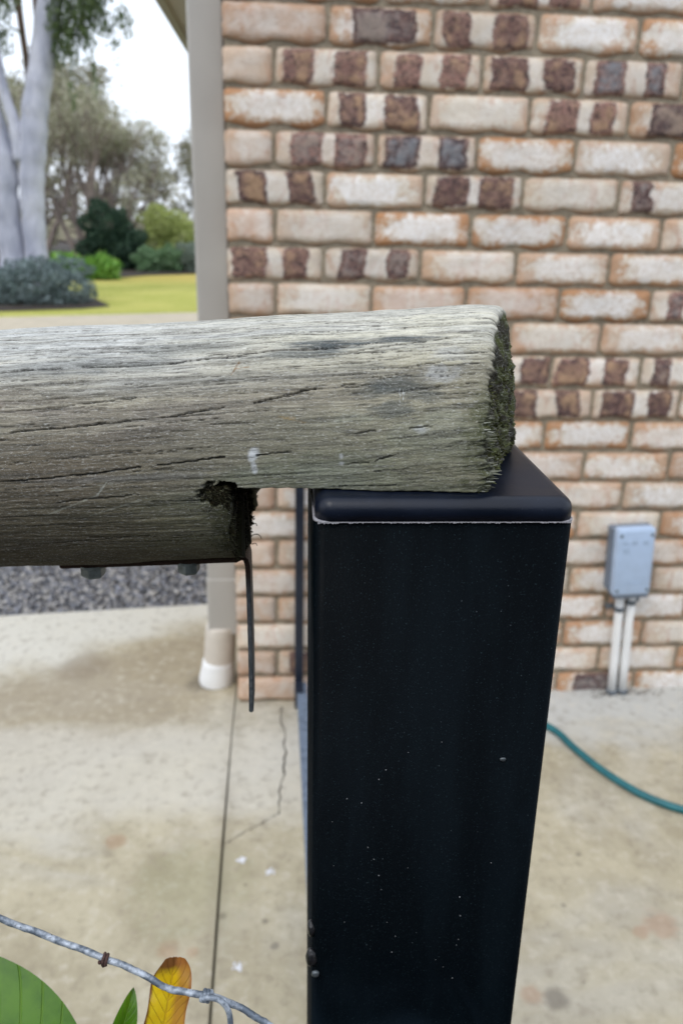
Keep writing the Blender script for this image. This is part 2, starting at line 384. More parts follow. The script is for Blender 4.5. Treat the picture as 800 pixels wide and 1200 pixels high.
MASPH = simple('asphalt_base', (.075, .075, .08), .9, .4, 50, bump=.01)
MCRACK = simple('crack_dirt', (.045, .038, .03), .95, .3, 90)
MSPLAT = simple('white_splatter', (.66, .66, .68), .6, .08, 90)
MSEAL = simple('pale_sealant_edge', (.30, .29, .31), .6, .3, 500, bump=.0004)
MRUB = simple('black_blob', (.010, .010, .012), .35, .3, 200, bump=.001)
MFIB = mat_island('mossy_fibre', [(.022, .020, .010), (.06, .065, .018), (.13, .135, .045), (.055, .06, .025), (.24, .235, .16), (.03, .026, .018)], .9, .2)
MFIBD = mat_island('rotten_fibre', [(.010, .008, .006), (.028, .022, .013), (.055, .052, .022), (.012, .010, .008), (.15, .15, .09)], .95, .15)
MSPLINT = mat_island('silver_splinter', [(.16, .16, .12), (.30, .31, .26), (.10, .105, .06), (.38, .38, .33)], .9, .2)
MGRAVEL = mat_island('blue_metal_gravel', [(.09, .095, .11), (.17, .18, .205), (.27, .28, .32), (.12, .115, .115), (.36, .35, .34), (.50, .48, .45), (.16, .165, .19)], .8)
def mat_hose():
    m = M('teal_hose'); v = m.obj(); n = m.noise(v, 30, 4)
    m.color(m.mix(m.ramp(n, .3, .7), (.008, .105, .125), (.014, .150, .170))); m.rough(.42); m.spec(.5)
    return m.m
MHOSE = mat_hose()

def G(x): return -.0905 + .026*max(-2.0, min(3.0, x))
# ------------------------------------------------------------------ ground
def sheet(name, poly, dz, mat, nx=None):
    """flat outline on the gently falling ground"""
    V = [(x, y, G(x)+dz) for x, y in poly]
    o = mesh_obj(name, V, [tuple(range(len(V)))], mat); tag(o, kind='structure'); return o
def strips(name, x0, x1, y0, y1, dz, mat):
    xs = [x0] + [x for x in (-2.0, 3.0) if x0 < x < x1] + [x1]
    V = []; F = []
    for x in xs: V += [(x, y0, G(x)+dz), (x, y1, G(x)+dz)]
    for i in range(len(xs)-1): F.append((2*i, 2*i+2, 2*i+3, 2*i+1))
    o = mesh_obj(name, V, F, mat); tag(o, kind='structure'); return o
MGROUND = simple('dry_ground', (.16, .14, .07), .95, .3, 2, bump=.03)
strips('ground', -150, 150, -60, 260, -.060, MGROUND)
strips('garden_bed', -6, 7, -9, -1.42, -.020, MSOIL)  # unseen bed carried far behind the camera to darken the post's reflection
strips('asphalt_drive', -40, -.02, .50, 9.0, -.028, MASPH)
def slab(name, poly, th=.06, jig=0):
    n = len(poly); bm = bmesh.new()
    top = [bm.verts.new((x, y, G(x))) for x, y in poly]; bot = [bm.verts.new((x, y, G(x)-th)) for x, y in poly]
    bm.faces.new(top); bm.faces.new(bot[::-1])
    for i in range(n): bm.faces.new((top[i], bot[i], bot[(i+1) % n], top[(i+1) % n]))
    bmesh.ops.recalc_face_normals(bm, faces=bm.faces[:])
    o = bm_obj(name, bm, MPATIO); tag(o, kind='structure'); return o
slab('patio_slab', [(-2.0, -1.45), (-.0018+.0100, -1.45), (.0038, -1.02), (-.0070, -.55), (-.0115, -.151), (-.012, -.02), (-.012, .676), (-.9, .623), (-2.0, .56)])
slab('patio_slab', [(.0145, -1.45), (3.0, -1.45), (3.0, .1), (-.0085, .1), (-.0080, -.151), (-.0008, -.55), (.0094, -1.02)])
# hairline crack as a thin ragged dirt ribbon lying in the slab
rc = random.Random(5)
def crack(pts, w):
    P = smooth_path([(x, y, 0) for x, y in pts], 6); V = []; F = []
    for i, p in enumerate(P):
        x = p[0]+rc.uniform(-.004, .004); y = p[1]; ww = w*rc.uniform(.35, 1.3)
        V += [(x-ww, y, G(x)+.0012), (x+ww, y, G(x)+.0012)]
    for i in range(len(P)-1): F.append((2*i, 2*i+1, 2*i+3, 2*i+2))
    o = mesh_obj('slab_crack', V, F, MCRACK); tag(o, kind='structure')
crack([(.128, -.03), (.125, -.07), (.138, -.18), (.136, -.31), (.128, -.40), (.121, -.486)], .0021)
crack([(.121, -.486), (.075, -.52), (.040, -.545), (.004, -.575)], .0015)
def splat(x, y, r, seed):
    g = random.Random(seed); V = [(x, y, G(x)+.0022)]; F = []
    n = 22
    for k in range(n):
        a = 2*PI*k/n; q = r*g.uniform(.55, 1.15); V.append((x+math.cos(a)*q, y+math.sin(a)*q*1.1, G(x)+.0012))
    for k in range(n): F.append((0, 1+k, 1+(k+1) % n))
    return V, F
for x, y, r, s in ((.044, -.628, .016, 1), (.106, -.667, .012, 2), (.052, -.906, .0125, 3)):
    v1, f1 = join([splat(x, y, r*.62, s)]+[splat(x+random.Random(s*9+j).uniform(-r, r)*.9, y+random.Random(s*7+j).uniform(-r, r)*.9, r*.22, s*20+j) for j in range(6)])
    o = mesh_obj('white_splatter', v1, f1, MSPLAT)
    tag(o, {1: 'white paint splatter on the patio right of the slab joint, farthest from the black post', 2: 'small white splatter on the patio close beside the black post', 3: 'round white splatter on the patio lowest in view near the slab joint'}[s], 'splatter', 'white splatters on the patio')
# gravel surface of the drive
def gravel():
    g = np.random.RandomState(3)
    bm = bmesh.new(); bmesh.ops.create_icosphere(bm, subdivisions=1, radius=1); bv = np.array([v.co[:] for v in bm.verts]); bf = np.array([[v.index for v in f.verts] for f in bm.faces]); bm.free()
    pts = []
    for X0, X1, Y0, Y1, n in ((-1.6, -.03, .60, 1.35, 8500), (-1.9, -.03, 1.35, 2.3, 4500)):
        x = g.uniform(X0, X1, n); y = g.uniform(Y0, Y1, n); ok = y > .68+(x+.02)*.06+.006
        pts.append(np.c_[x[ok], y[ok]])
    P = np.concatenate(pts); n = len(P); sc = g.uniform(.0045, .0115, (n, 1, 1))*g.uniform(.6, 1.2, (n, 1, 3))
    V = bv[None]*sc*(1+g.uniform(-.25, .25, (n, len(bv), 1)))
    a = g.uniform(0, 6.28, n); ca, sa = np.cos(a)[:, None], np.sin(a)[:, None]
    V = np.stack([V[:, :, 0]*ca-V[:, :, 1]*sa, V[:, :, 0]*sa+V[:, :, 1]*ca, V[:, :, 2]*.75], 2)
    z = -.0905+.026*P[:, 0]-.022
    V += np.c_[P, z+g.uniform(-.003, .004, n)][:, None, :]
    F = (bf[None]+(np.arange(n)*len(bv))[:, None, None]).reshape(-1, 3)
    o = fast_mesh('gravel', V.reshape(-1, 3), F, MGRAVEL, n=3)
    tag(o, 'blue grey gravel surface of the drive beyond the patio', 'gravel', kind='stuff')
gravel()
# far garden ground
def far_sheet(name, poly, z, mat):
    o = mesh_obj(name, [(x, y, z) for x, y in poly], [tuple(range(len(poly)))], mat); tag(o, kind='structure'); return o
far_sheet('lawn', [(-40, 9.2), (-6, 9.2), (0, 9.6), (12, 11), (12, 27), (-40, 27)], -.142+.02, MLAWN)
far_sheet('path', [(-20, 3.35), (-3.52, 8.02), (-1.07, 8.96), (4, 10.6), (4, 12.4), (-1.17, 10.62), (-3.81, 9.61), (-20, 4.9)], -.113, MPATH)
far_sheet('mulch_bed', [(-30, 16.0), (-6.5, 15.9), (-4.3, 16.4), (-3.2, 18.4), (-2.04, 19.3), (0, 19.6), (12, 20.5), (12, 45), (-30, 45)], -.110, MSOIL)

# ------------------------------------------------------------------ the house
house = tag(empty('brick_house', (0, 0, G(0))), 'house wall of tumbled cream, orange and purple clay bricks with a beige eave', 'house')
def rel(o, parent):          # keep world placement of geometry already written in world space
    o.parent = parent; o.matrix_parent_inverse = parent.matrix_world.inverted(); return o
house_w = Matrix.Translation(house.location)
def hpart(o): o.parent = house; o.matrix_parent_inverse = house_w.inverted(); return o
bmw = bmesh.new(); bbox(bmw, .004, 3.6, .0095, 7.5, -.13, 2.33)
wall = hpart(bm_obj('wall', bmw, MMORT))
BL, BH, BD = .230, .076, .108
def brick_mesh(L, seed, D=BD):
    g = random.Random(seed); nx = max(4, int(L/.0115)); nz = 8
    bm = bmesh.new(); grid = []
    lip = [g.uniform(0, 1) for _ in range(8)]
    def edge(i, j):
        u = i/nx; w = j/nz; x = (u-.5)*L; z = (w-.5)*BH
        # round the corners of the outline, let the lower lip sag unevenly
        ru = .009; ax = abs(x)-(L/2-ru); az = abs(z)-(BH/2-ru)
        if ax > 0 and az > 0:
            d = math.hypot(ax, az)
            if d > ru: x = math.copysign(L/2-ru+ax*ru/d, x); z = math.copysign(BH/2-ru+az*ru/d, z)
        return x, z
    ph = g.uniform(0, 9)
    for i in range(nx+1):
        col = []
        for j in range(nz+1):
            x, z = edge(i, j); ed = min(i, nx-i)*L/nx; ez = min(j, nz-j)*BH/nz; e = min(ed, ez)
            y = -.001*g.random() + (.0075 if e < 1e-6 else (.0016 if e < .012 else 0)) + .0016*math.sin(x*38+ph)*math.sin(z*50+ph*1.7)
            if j == 0: z += -.0008 + .0028*math.sin(x*55+ph)*(.5+lip[0])*1.6 + g.uniform(-.0016, .0016)
            if j == nz: z += .0016*math.sin(x*47+ph*2)*lip[1] + g.uniform(-.001, .001)
            if i in (0, nx): x += g.uniform(-.0016, .0016)
            if j == 1: y -= .0015
            col.append(bm.verts.new((x, y, z)))
        grid.append(col)
    for i in range(nx):
        for j in range(nz): bm.faces.new((grid[i][j], grid[i+1][j], grid[i+1][j+1], grid[i][j+1]))
    # back rim
    ring = [grid[i][0] for i in range(nx+1)] + [grid[nx][j] for j in range(1, nz+1)] + [grid[i][nz] for i in range(nx-1, -1, -1)] + [grid[0][j] for j in range(nz-1, 0, -1)]
    back = [bm.verts.new((v.co.x, D, v.co.z)) for v in ring]
    n = len(ring)
    for k in range(n): bm.faces.new((ring[(k+1) % n], ring[k], back[k], back[(k+1) % n]))
    bm.faces.new(back[::-1])
    bmesh.ops.recalc_face_normals(bm, faces=bm.faces[:])
    me = bpy.data.meshes.new('brick'); bm.to_mesh(me); bm.free(); me.materials.append(MB)
    me.polygons.foreach_set('use_smooth', [len(p.vertices) == 4 for p in me.polygons])
    return me
MESH = {}
def bmesh_for(L, i):
    k = (round(L, 3), i)
    if k not in MESH: MESH[k] = brick_mesh(L, int(L*1000)*10+i)
    return MESH[k]
rb = random.Random(11)
KINDS = {  # tone, rim, bloom, patch a, width a, patch b, width b, pale, blue
    'h': (.78, .15, .12, 0, 0, 0, 0, 0, 0), 'c': (.15, .40, .50, 0, 0, 0, 0, 0, 0), 'w': (.15, .60, 1.0, 0, 0, 0, 0, 0, 0),
    'o': (.35, 1.0, .85, 0, 0, 0, 0, 0, 0), 'p': (.80, .55, .50, 0, 0, 0, 0, 0, 0),
    'D': (.05, .25, .45, -.058, .036, .056, .036, .2, .0), 'E': (.05, .2, .45, -.055, .032, .058, .030, .15, 1.0),
    'Q': (.1, .25, .35, -.050, .033, .062, .033, .75, .0), 'B': (.45, .8, .6, .005, .075, 0, 0, .15, .2),
    'L': (.1, .3, .6, -.062, .027, 0, 0, .3, .3), 'R': (.1, .3, .6, .075, .034, 0, 0, .35, 0), 'K': (.2, .2, .1, 0, .09, 0, 0, .1, .3)}
ROWS = {0: 'howDwww', 1: 'pBDwow', 2: 'hDQDEwo', 3: 'oDcQBo', 4: 'hQEowow', 5: 'DwDcLc', 6: 'hcoowcp', 7: 'DEcwwc', 8: 'hcppoLo', 9: 'powcc', 10: 'hcoRDLo',
        11: 'wDD', 12: 'howoopc', 13: 'cwppwp', 14: 'hwpocwo', 15: 'wcooco', 16: 'hcpcLpo', 17: 'cwccwc', 18: 'hcwoowo', 19: 'cwcwwc', 20: 'hKcwcwp', 21: 'hcowBw'}
def add_brick(L, x0, k, code, yo=0):
    me = bmesh_for(L, rb.randrange(7)); o = bpy.data.objects.new('brick', me); C.objects.link(o)
    o.parent = wall
    o.location = (x0+L/2+rb.uniform(-.001, .001), yo+rb.uniform(-.0015, .002), (20-k)*.086+.005+BH/2+rb.uniform(-.0012, .0012))
    o.rotation_euler = (rb.uniform(-.01, .01), rb.uniform(-.006, .006), rb.uniform(-.006, .006))
    T = KINDS[code]; j = lambda v, s: v+rb.uniform(-s, s)
    o['seed'] = rb.uniform(0, 20); o['half_len'] = L/2; o['tone'] = max(0, min(1, j(T[0], .26))); o['rim'] = max(0, min(1, j(T[1], .25))); o['bloom'] = max(0, min(1, j(T[2], .25)))
    sc = 1 if L > .2 else L/.24
    o['patch_a'] = j(T[3], .008)*sc; o['width_a'] = (j(T[4], .008)*max(sc, .8) if T[4] else 0.0); o['patch_b'] = j(T[5], .008)*sc; o['width_b'] = (j(T[6], .008) if T[6] and L > .2 else 0.0)
    o['skew'] = rb.uniform(-.12, .12); o['shift'] = rb.uniform(-.022, .022); o['value'] = rb.uniform(.94, 1.14)
    o['pale'] = max(0, min(1, j(T[7]+rb.choice((0, 0, .25, .5)), .1))); o['blue'] = float(T[8] if T[8] in (0.0, 1.0) and rb.random() < .8 else rb.random()*.8)
    o.data = me
for k in range(-5, 22):
    codes = ROWS.get(k, ''); x = 0.0; i = 0
    while x < 2.05:
        if k % 2 == 0 and i == 0: L = .110
        else: L = BL
        if codes and i < len(codes): c = codes[i]
        else: c = 'h' if L < .2 else rb.choice('cwowpDQcwoE')
        if k == 11 and i >= 2:
            # a cut course behind the rail: three short pieces before full bricks again
            if i == 2: add_brick(.080, x, k, 'K'); add_brick(.140, x+.090, k, 'B'); x += .240; i += 1; continue
            c = 'DDwo'[min(i-3, 3)]
        add_brick(L, x, k, c); x += L+.010; i += 1
# side return of the house (never faces the photograph): bricks joined in one part
parts = []
V = []; F = []
for k in range(-5, 22):
    y = .118 if k % 2 else .010+BL-.004
    if k % 2 == 0: y = .248
    while y < 3.2:
        parts.append((y, k)); y += .24
bm = bmesh.new()
for y, k in parts: bbox(bm, .0, .1, y, y+BL, (20-k)*.086+.005, (20-k)*.086+.005+BH)
for k in range(0, 21, 2): bbox(bm, .001, .1, .112, .238, (20-k)*.086+.006, (20-k)*.086+.004+BH)
bmesh.ops.bevel(bm, geom=bm.edges[:], offset=.004, segments=1, affect='EDGES')
MB2 = simple('side_wall_brick', (.46, .36, .27), .9, .35, 9, bump=.003)
so = hpart(bm_obj('side_bricks', bm, MB2)); so['kind'] = 'stuff'
# eave along the left side of the house
hpart(box('soffit', -.49, 3.7, .02, 7.6, 2.335, 2.345, MEAVE))
hpart(box('fascia', -.540, -.488, .0, 7.62, 2.31, 2.50, MFASC, bev=.004))
bm = bmesh.new()
vs = [bm.verts.new(v) for v in ((-.60, -.05, 2.50), (3.8, -.05, 3.6), (3.8, 7.7, 3.6), (-.60, 7.7, 2.50), (-.60, -.05, 2.53), (3.8, -.05, 3.63), (3.8, 7.7, 3.63), (-.60, 7.7, 2.53))]
for q in ((0, 3, 2, 1), (4, 5, 6, 7), (0, 1, 5, 4), (1, 2, 6, 5), (2, 3, 7, 6), (3, 0, 4, 7)): bm.faces.new([vs[i] for i in q])
hpart(bm_obj('roof', bm, MROOF))
bm = bmesh.new(); vs = [bm.verts.new(v) for v in ((0.0, .0, 2.345), (3.7, .0, 2.345), (3.7, .0, 3.57), (0.0, .0, 2.65))]; bm.faces.new(vs)
vs = [bm.verts.new(v) for v in ((0.0, .03, 2.345), (3.7, .03, 2.345), (3.7, .03, 3.57), (0.0, .03, 2.65))]; bm.faces.new(vs[::-1])
hpart(bm_obj('gable', bm, MMORT))

# ------------------------------------------------------------------ downpipe
dp = tag(empty('downpipe', (-.05, .13, G(-.05))), 'beige rectangular downpipe running down the corner of the brick wall into a white shoe', 'downpipe')
def under(o, root): o.parent = root; o.matrix_parent_inverse = Matrix.Translation(root.location).inverted(); return o
under(box('pipe', -.089, -.0045, .1, .152, .085, 2.30, MBEIGE, bev=.006, seg=3), dp)
under(box('joint_sleeve', -.0915, -.0030, .0975, .1545, .085, .27, MBEIGE, bev=.006, seg=3), dp)
def lathe(name, prof, cx, cy, mat, parent, n=32, tilt=0):
    V = []; F = []
    for z, r, dx in prof:
        for k in range(n): V.append((cx+dx+math.cos(2*PI*k/n)*r, cy+math.sin(2*PI*k/n)*r, z))
    for i in range(len(prof)-1):
        for k in range(n): F.append((i*n+k, i*n+(k+1) % n, (i+1)*n+(k+1) % n, (i+1)*n+k))
    return under(mesh_obj(name, V, F, mat, None, smooth=True), parent)
lathe('painted_socket', [(-.03, .048, -.012), (.0, .0478, -.010), (.03, .0475, -.008), (.075, .0465, -.005), (.100, .046, -.003), (.105, .044, -.002), (.106, .030, 0)], -.052, .13, MPVCP, dp)
lathe('white_shoe', [(G(-.07)+.001, .053, -.022), (-.078, .054, -.022), (-.055, .052, -.018), (-.03, .050, -.015), (-.014, .0495, -.0125), (-.010, .046, -.012)], -.052, .13, MPVC, dp)

# ------------------------------------------------------------------ electrical box and conduits
eb = tag(empty('electrical_box', (1.112, -.03, .28)), 'small grey blue plastic electrical box fixed to the brick wall', 'electrical box')
eb.rotation_euler = (0, -.055, 0)
def eloc(o): o.parent = eb; return o
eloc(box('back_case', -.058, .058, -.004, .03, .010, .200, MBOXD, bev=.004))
lid = eloc(box('lid', -.054, .054, -.036, -.002, .004, .208, MBOX, bev=.010, seg=3))
lid.data.polygons.foreach_set('use_smooth', [True]*len(lid.data.polygons))
def on_lid(name, x0, x1, z0, z1, mat, d=.0012):
    o = box(name, x0, x1, -.0362-d, -.0355, z0, z1, mat, bev=.0004, seg=1); o.parent = lid; return o
for sx in (-.030, -.004, .026):
    on_lid('embossed_mark', sx-.008, sx+.008, .160, .172, MBOXM, .0006)
on_lid('label_strip', -.026, .028, .042, .046, MBOXM, .0006)
on_lid('embossed_mark', -.036, -.018, .135, .150, MBOXM, .0005)
for sx in (-.043, .043):
    for sz in (.022, .188):
        V, F = tube_geo([(sx, -.0375, sz), (sx, -.0355, sz)], .0045, 10); o = mesh_obj('screw', V, F, MCLIP); o.parent = lid
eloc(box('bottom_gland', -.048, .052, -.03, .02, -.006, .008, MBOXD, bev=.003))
def conduit(xt, xb, zc, lab):
    root = tag(empty('conduit_pipe', (xb, -.02, G(xb))), lab, 'pipe', 'white conduit pipes under the electrical box')
    p0 = Vector((xb, -.018, G(xb))); p1 = Vector((xt, -.018, .283)); d = p1-p0
    under(tube('pipe', [p0, p0+d*.3, p0+d*.7, p1], .0125, MPVC, None, 20), root)
    c = p0+d*((zc-p0.z)/d.z)
    V = []; F = []
    cl = under(tube('saddle_clip', [c-d.normalized()*.007, c+d.normalized()*.007], .0148, MCLIP, None, 20), root)
    under(box('clip_tab', c.x-(.034 if xt < 1.12 else -.012), c.x+(-.012 if xt < 1.12 else .030), -.006, .003, c.z-.007, c.z+.007, MCLIP, bev=.001), root)
    under(tube('floor_collar', [p0+Vector((0, 0, -.002)), p0+Vector((0, 0, .012))], .0165, MCLIP, None, 20), root)
conduit(1.101, 1.120, .222, 'left one of two white conduit pipes below the grey box, its clip lower')
conduit(1.134, 1.152, .244, 'right one of two white conduit pipes below the grey box, its clip higher')
# scraps of dark leaf litter where the conduits enter the slab
rl = random.Random(8); V = []; F = []
for i in range(150):
    x = 1.165+rl.gauss(0, .05) if i < 110 else 1.09+rl.gauss(0, .02); y = -.028+rl.gauss(0, .010); a = rl.uniform(0, 6.3); l = rl.uniform(.004, .013); z = G(x)+rl.uniform(.001, .012)
    o_ = len(V); V += [(x, y, z), (x+math.cos(a)*l, y+math.sin(a)*l*.5, z+rl.uniform(-.003, .003)), (x+math.cos(a+.6)*l*.8, y+math.sin(a+.6)*l*.5, z+.002)]; F.append((o_, o_+1, o_+2))
o = mesh_obj('leaf_litter', V, F, mat_island('litter', [(.03, .02, .015), (.09, .06, .04), (.05, .03, .02)], .9)); tag(o, 'dark leaf litter at the wall foot by the conduits', 'leaf litter', kind='stuff')

# ------------------------------------------------------------------ garden hose
hp = [(.40, .0, 0), (.58, -.02, 0), (.74, -.055, 0), (.873, -.178, 0), (.913, -.279, 0), (.957, -.382, 0), (1.02, -.476, 0), (1.10, -.537, 0), (1.25, -.60, 0), (1.45, -.58, 0), (1.8, -.45, 0), (2.3, -.5, 0)]
hp = [(x, y-.012, G(x)+.0105) for x, y, _ in hp]
hr = tag(tube('garden_hose', smooth_path(hp, 10), .0096, MHOSE, None, 14), 'teal garden hose curving across the concrete patio', 'hose')

# ------------------------------------------------------------------ side fence panel running from the post to the wall
fp = tag(empty('steel_fence_panel', (.18, -.8, G(.18))), 'black steel wall stile with a low bottom rail tinted blue grey as sky reflection behind the black post', 'fence panel')
under(box('wall_stile', .1655, .190, -.040, -.004, -.088, .86, MBLK, bev=.002), fp)
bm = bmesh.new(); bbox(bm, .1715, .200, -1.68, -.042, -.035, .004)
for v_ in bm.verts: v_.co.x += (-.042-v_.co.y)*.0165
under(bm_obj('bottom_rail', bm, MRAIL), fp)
under(box('brace_tab', .166, .1895, -.10, -.042, .006, .010, MBLK, bev=.001), fp)

# ------------------------------------------------------------------ the black post
PX0, PX1, PY0, PY1, PZ = .1555, .2592, -1.7848, -1.6850, 1.1560
post = empty('steel_post', ((PX0+PX1)/2, (PY0+PY1)/2, G(.2)))
tag(post, 'thick square black steel post with a rounded cap under the log rail', 'post')
zoff = post.location
def prism_round(name, x0, x1, y0, y1, z0, z1, r, seg, mat, top_r=0, tseg=6, n_side=1):
    """rounded-rectangle prism, optional rolled top edge"""
    def loop(ins, z):
        pts = []
        rr = max(r-ins, .0008)
        for cx, cy, a0 in ((x1-ins-rr, y1-ins-rr, 0), (x0+ins+rr, y1-ins-rr, 90), (x0+ins+rr, y0+ins+rr, 180), (x1-ins-rr, y0+ins+rr, 270)):
            for k in range(seg+1):
                a = math.radians(a0+90*k/seg); pts.append((cx+math.cos(a)*rr, cy+math.sin(a)*rr, z))
        return pts
    levels = [(0, z0)]
    if top_r:
        levels.append((0, z1-top_r))
        for k in range(1, tseg+1):
            a = math.radians(90*k/tseg); levels.append((top_r*(1-math.cos(a)), z1-top_r+top_r*math.sin(a)))
    else: levels.append((0, z1))
    V = []; F = []; n = 4*(seg+1)
    for ins, z in levels: V += loop(ins, z)
    for i in range(len(levels)-1):
        for k in range(n): F.append((i*n+k, i*n+(k+1) % n, (i+1)*n+(k+1) % n, (i+1)*n+k))
    F.append(tuple(range(n))[::-1]); F.append(tuple((len(levels)-1)*n+k for k in range(n)))
    o = mesh_obj(name, V, F, mat)
    o.data.polygons.foreach_set('use_smooth', [len(p.vertices) == 4 for p in o.data.polygons])
    return o
LEAN = .0065
def to_post(o):
    o.parent = post; o.matrix_parent_inverse = Matrix.Translation(zoff).inverted() 
    return o
tubeo = prism_round('tube', PX0, PX1, PY0, PY1, G(.2)-.02, PZ-.0006, .0045, 5, MPOST)
# subtle lean of the shaft: foot a few millimetres towards the house's right
for v in tubeo.data.vertices: v.co.x += (PZ-v.co.z)*LEAN
to_post(tubeo)
seam = prism_round('seam', PX0-.0002, PX1+.0002, PY0-.0004, PY1+.0003, PZ-.0004, PZ+.0004, .0045, 5, MSEAL)
to_post(seam)
# ragged edge of sealant hanging out of the joint
rs_ = random.Random(21); V = []; F = []
N = 240
for i in range(N+1):
    x = PX0+.0015+(PX1-PX0-.003)*i/N; y = PY0-.0007-rs_.uniform(0, .0004); h = rs_.uniform(.0, .00055)*(1 if math.sin(i*.21)+math.sin(i*.083+1) > -.5 else .15)
    if i < 26: h += .0006*(1-i/26)*rs_.random()
    V += [(x, y, PZ+.0003), (x, y-.0001, PZ+.0001-h)]
for i in range(N): F.append((2*i, 2*i+1, 2*i+3, 2*i+2))
to_post(mesh_obj('sealant_bead', V, F, MSEAL))
cap = prism_round('cap', PX0+.0006, PX1+.0001, PY0-.0008, PY1+.0005, PZ+.0004, PZ+.0094, .0070, 8, MCAP, top_r=.0055, tseg=8)
to_post(cap)
def blob(name, c, r, mat, seed, sx=1, sy=1, sz=1, sub=3, rough=.25):
    g = random.Random(seed); bm = bmesh.new(); bmesh.ops.create_icosphere(bm, subdivisions=sub, radius=r)
    for v in bm.verts:
        k = 1+rough*(math.sin(v.co.x/r*3.1+seed)+math.sin(v.co.z/r*2.7+seed*2)+math.sin(v.co.y/r*3.3))*.33+g.uniform(-.05, .05)
        v.co = Vector((v.co.x*k*sx+c[0], v.co.y*k*sy+c[1], v.co.z*k*sz+c[2]))
    return bm_obj(name, bm, mat, None, True)
lx = lambda z: PX0+(PZ-z)*LEAN
to_post(blob('rubber_lump', (lx(.945)+.0002, PY0+.003, .9455), .0030, MRUB, 3, .8, .9, 1.5))
to_post(blob('rubber_lump', (lx(.926)+.0002, PY0+.002, .9285), .0030, MRUB, 4, .9, .9, 2.1))
to_post(blob('screw_head', (lx(.9226)+.0018, PY0-.0012, .9215), .0019, MDIM, 5, 1, .7, 1, rough=.12))
to_post(blob('rivet_dimple', (.2403, PY0-.0004, 1.0435), .0012, MDIM, 6, 1.2, .4, .8))
# fine white paint specks running down the front in lines
rp = random.Random(33)
SP = [(575, 1012), (404, 935), (421, 940), (449, 905), (441, 915), (429, 990), (436, 1004), (442, 1023), (445, 1040), (452, 1080), (462, 1098), (538, 1052), (539, 1075), (537, 1105), (535, 1112), (510, 1130), (530, 1155), (476, 1015), (387, 960), (389, 1010), (402, 1078), (475, 887), (514, 877), (458, 1118), (519, 1140)]
bm = bmesh.new()
for px, py in SP:
    z = .93+(1123-py)*.000527*.95; u = (px-364)/(668-364-(py-612)*.105)
    x = PX0+(PX1-PX0)*u+(PZ-z)*LEAN; r = rp.uniform(.00016, .00034)*(1.5 if (px, py) == (538, 1052) else 1)
    mtx = Matrix.Translation((x, PY0-.0001, z)) @ Matrix.Diagonal((1, .4, rp.uniform(.7, 1.3), 1))
    bmesh.ops.create_icosphere(bm, subdivisions=1, radius=r, matrix=mtx)
so = bm_obj('paint_specks', bm, simple('grey_speck', (.30, .31, .32), .6), None, True); so['kind'] = 'stuff'; to_post(so)

# ------------------------------------------------------------------ the log rail
TT, WW, RD = .07330, -.08589, .05396
A0 = np.array([.15, -1.71999, 1.17302])
AX = np.array([math.cos(TT)*math.cos(WW), math.sin(WW)*math.cos(TT), math.sin(TT)])
N2 = np.array([-math.sin(WW), math.cos(WW), 0.]); N3 = np.cross(AX, N2)
ZCAP = PZ+.0097
rail = tag(empty('log_rail', (float(A0[0]), float(A0[1]), ZCAP)), 'weathered grey round timber rail with a notched mossy end resting on the black post', 'rail')
def torail(o): o.parent = rail; o.matrix_parent_inverse = Matrix.Translation(rail.location).inverted(); return o
CRK = [[(-113.1, 158.3), (-78.8, 156.7), (-44.8, 154.4), (-14.4, 150.7), (9.2, 145.6), (29.3, 143.6)], [(-115.5, 130.0), (-86.7, 130.0), (-45.8, 129.3), (-8.0, 125.5), (29.8, 124.6)],
 [(23.0, 127.7), (43.5, 125.6), (64.1, 123.5), (91.5, 121.2)], [(-115.1, 178.5), (-94.3, 178.4), (-73.5, 176.7), (-45.9, 174.3), (-25.5, 173.1), (4.9, 172.0)],
 [(-113.2, 149.5), (-96.0, 148.5), (-72.1, 146.7), (-48.3, 145.2)], [(-118.0, 118.8), (-99.9, 119.6), (-82.3, 118.7), (-59.5, 117.5)], [(-66.5, 130.4), (-45.8, 128.9), (-28.7, 126.1), (-11.4, 125.2)],
 [(-7.7, 150.0), (5.8, 148.0), (22.6, 145.9), (42.7, 144.3)], [(21.9, 165.7), (45.2, 164.3), (61.7, 164.0), (78.2, 163.4)], [(21.4, 178.2), (38.1, 177.1), (54.8, 174.3)],
 [(-118.2, 214.8), (-88.7, 214.2), (-51.0, 208.0), (-36.5, 206.6)], [(45.8, 149.0), (69.1, 147.2), (88.9, 145.6)], [(49.7, 137.5), (69.8, 136.1), (86.6, 134.6)],
 [(-121.3, 107.9), (-99.3, 107.8), (-74.2, 106.4), (-48.7, 106.8), (-16.3, 106.3)], [(37.0, 113.1), (65.0, 112.3), (86.0, 110.8)], [(-96.6, 190.1), (-78.7, 188.1), (-50.8, 186.6)]]
def x_end(c, sn): return .2396-.0170*c-.003*sn
def x_notch(Y): return .1205+(Y+1.777)*.10
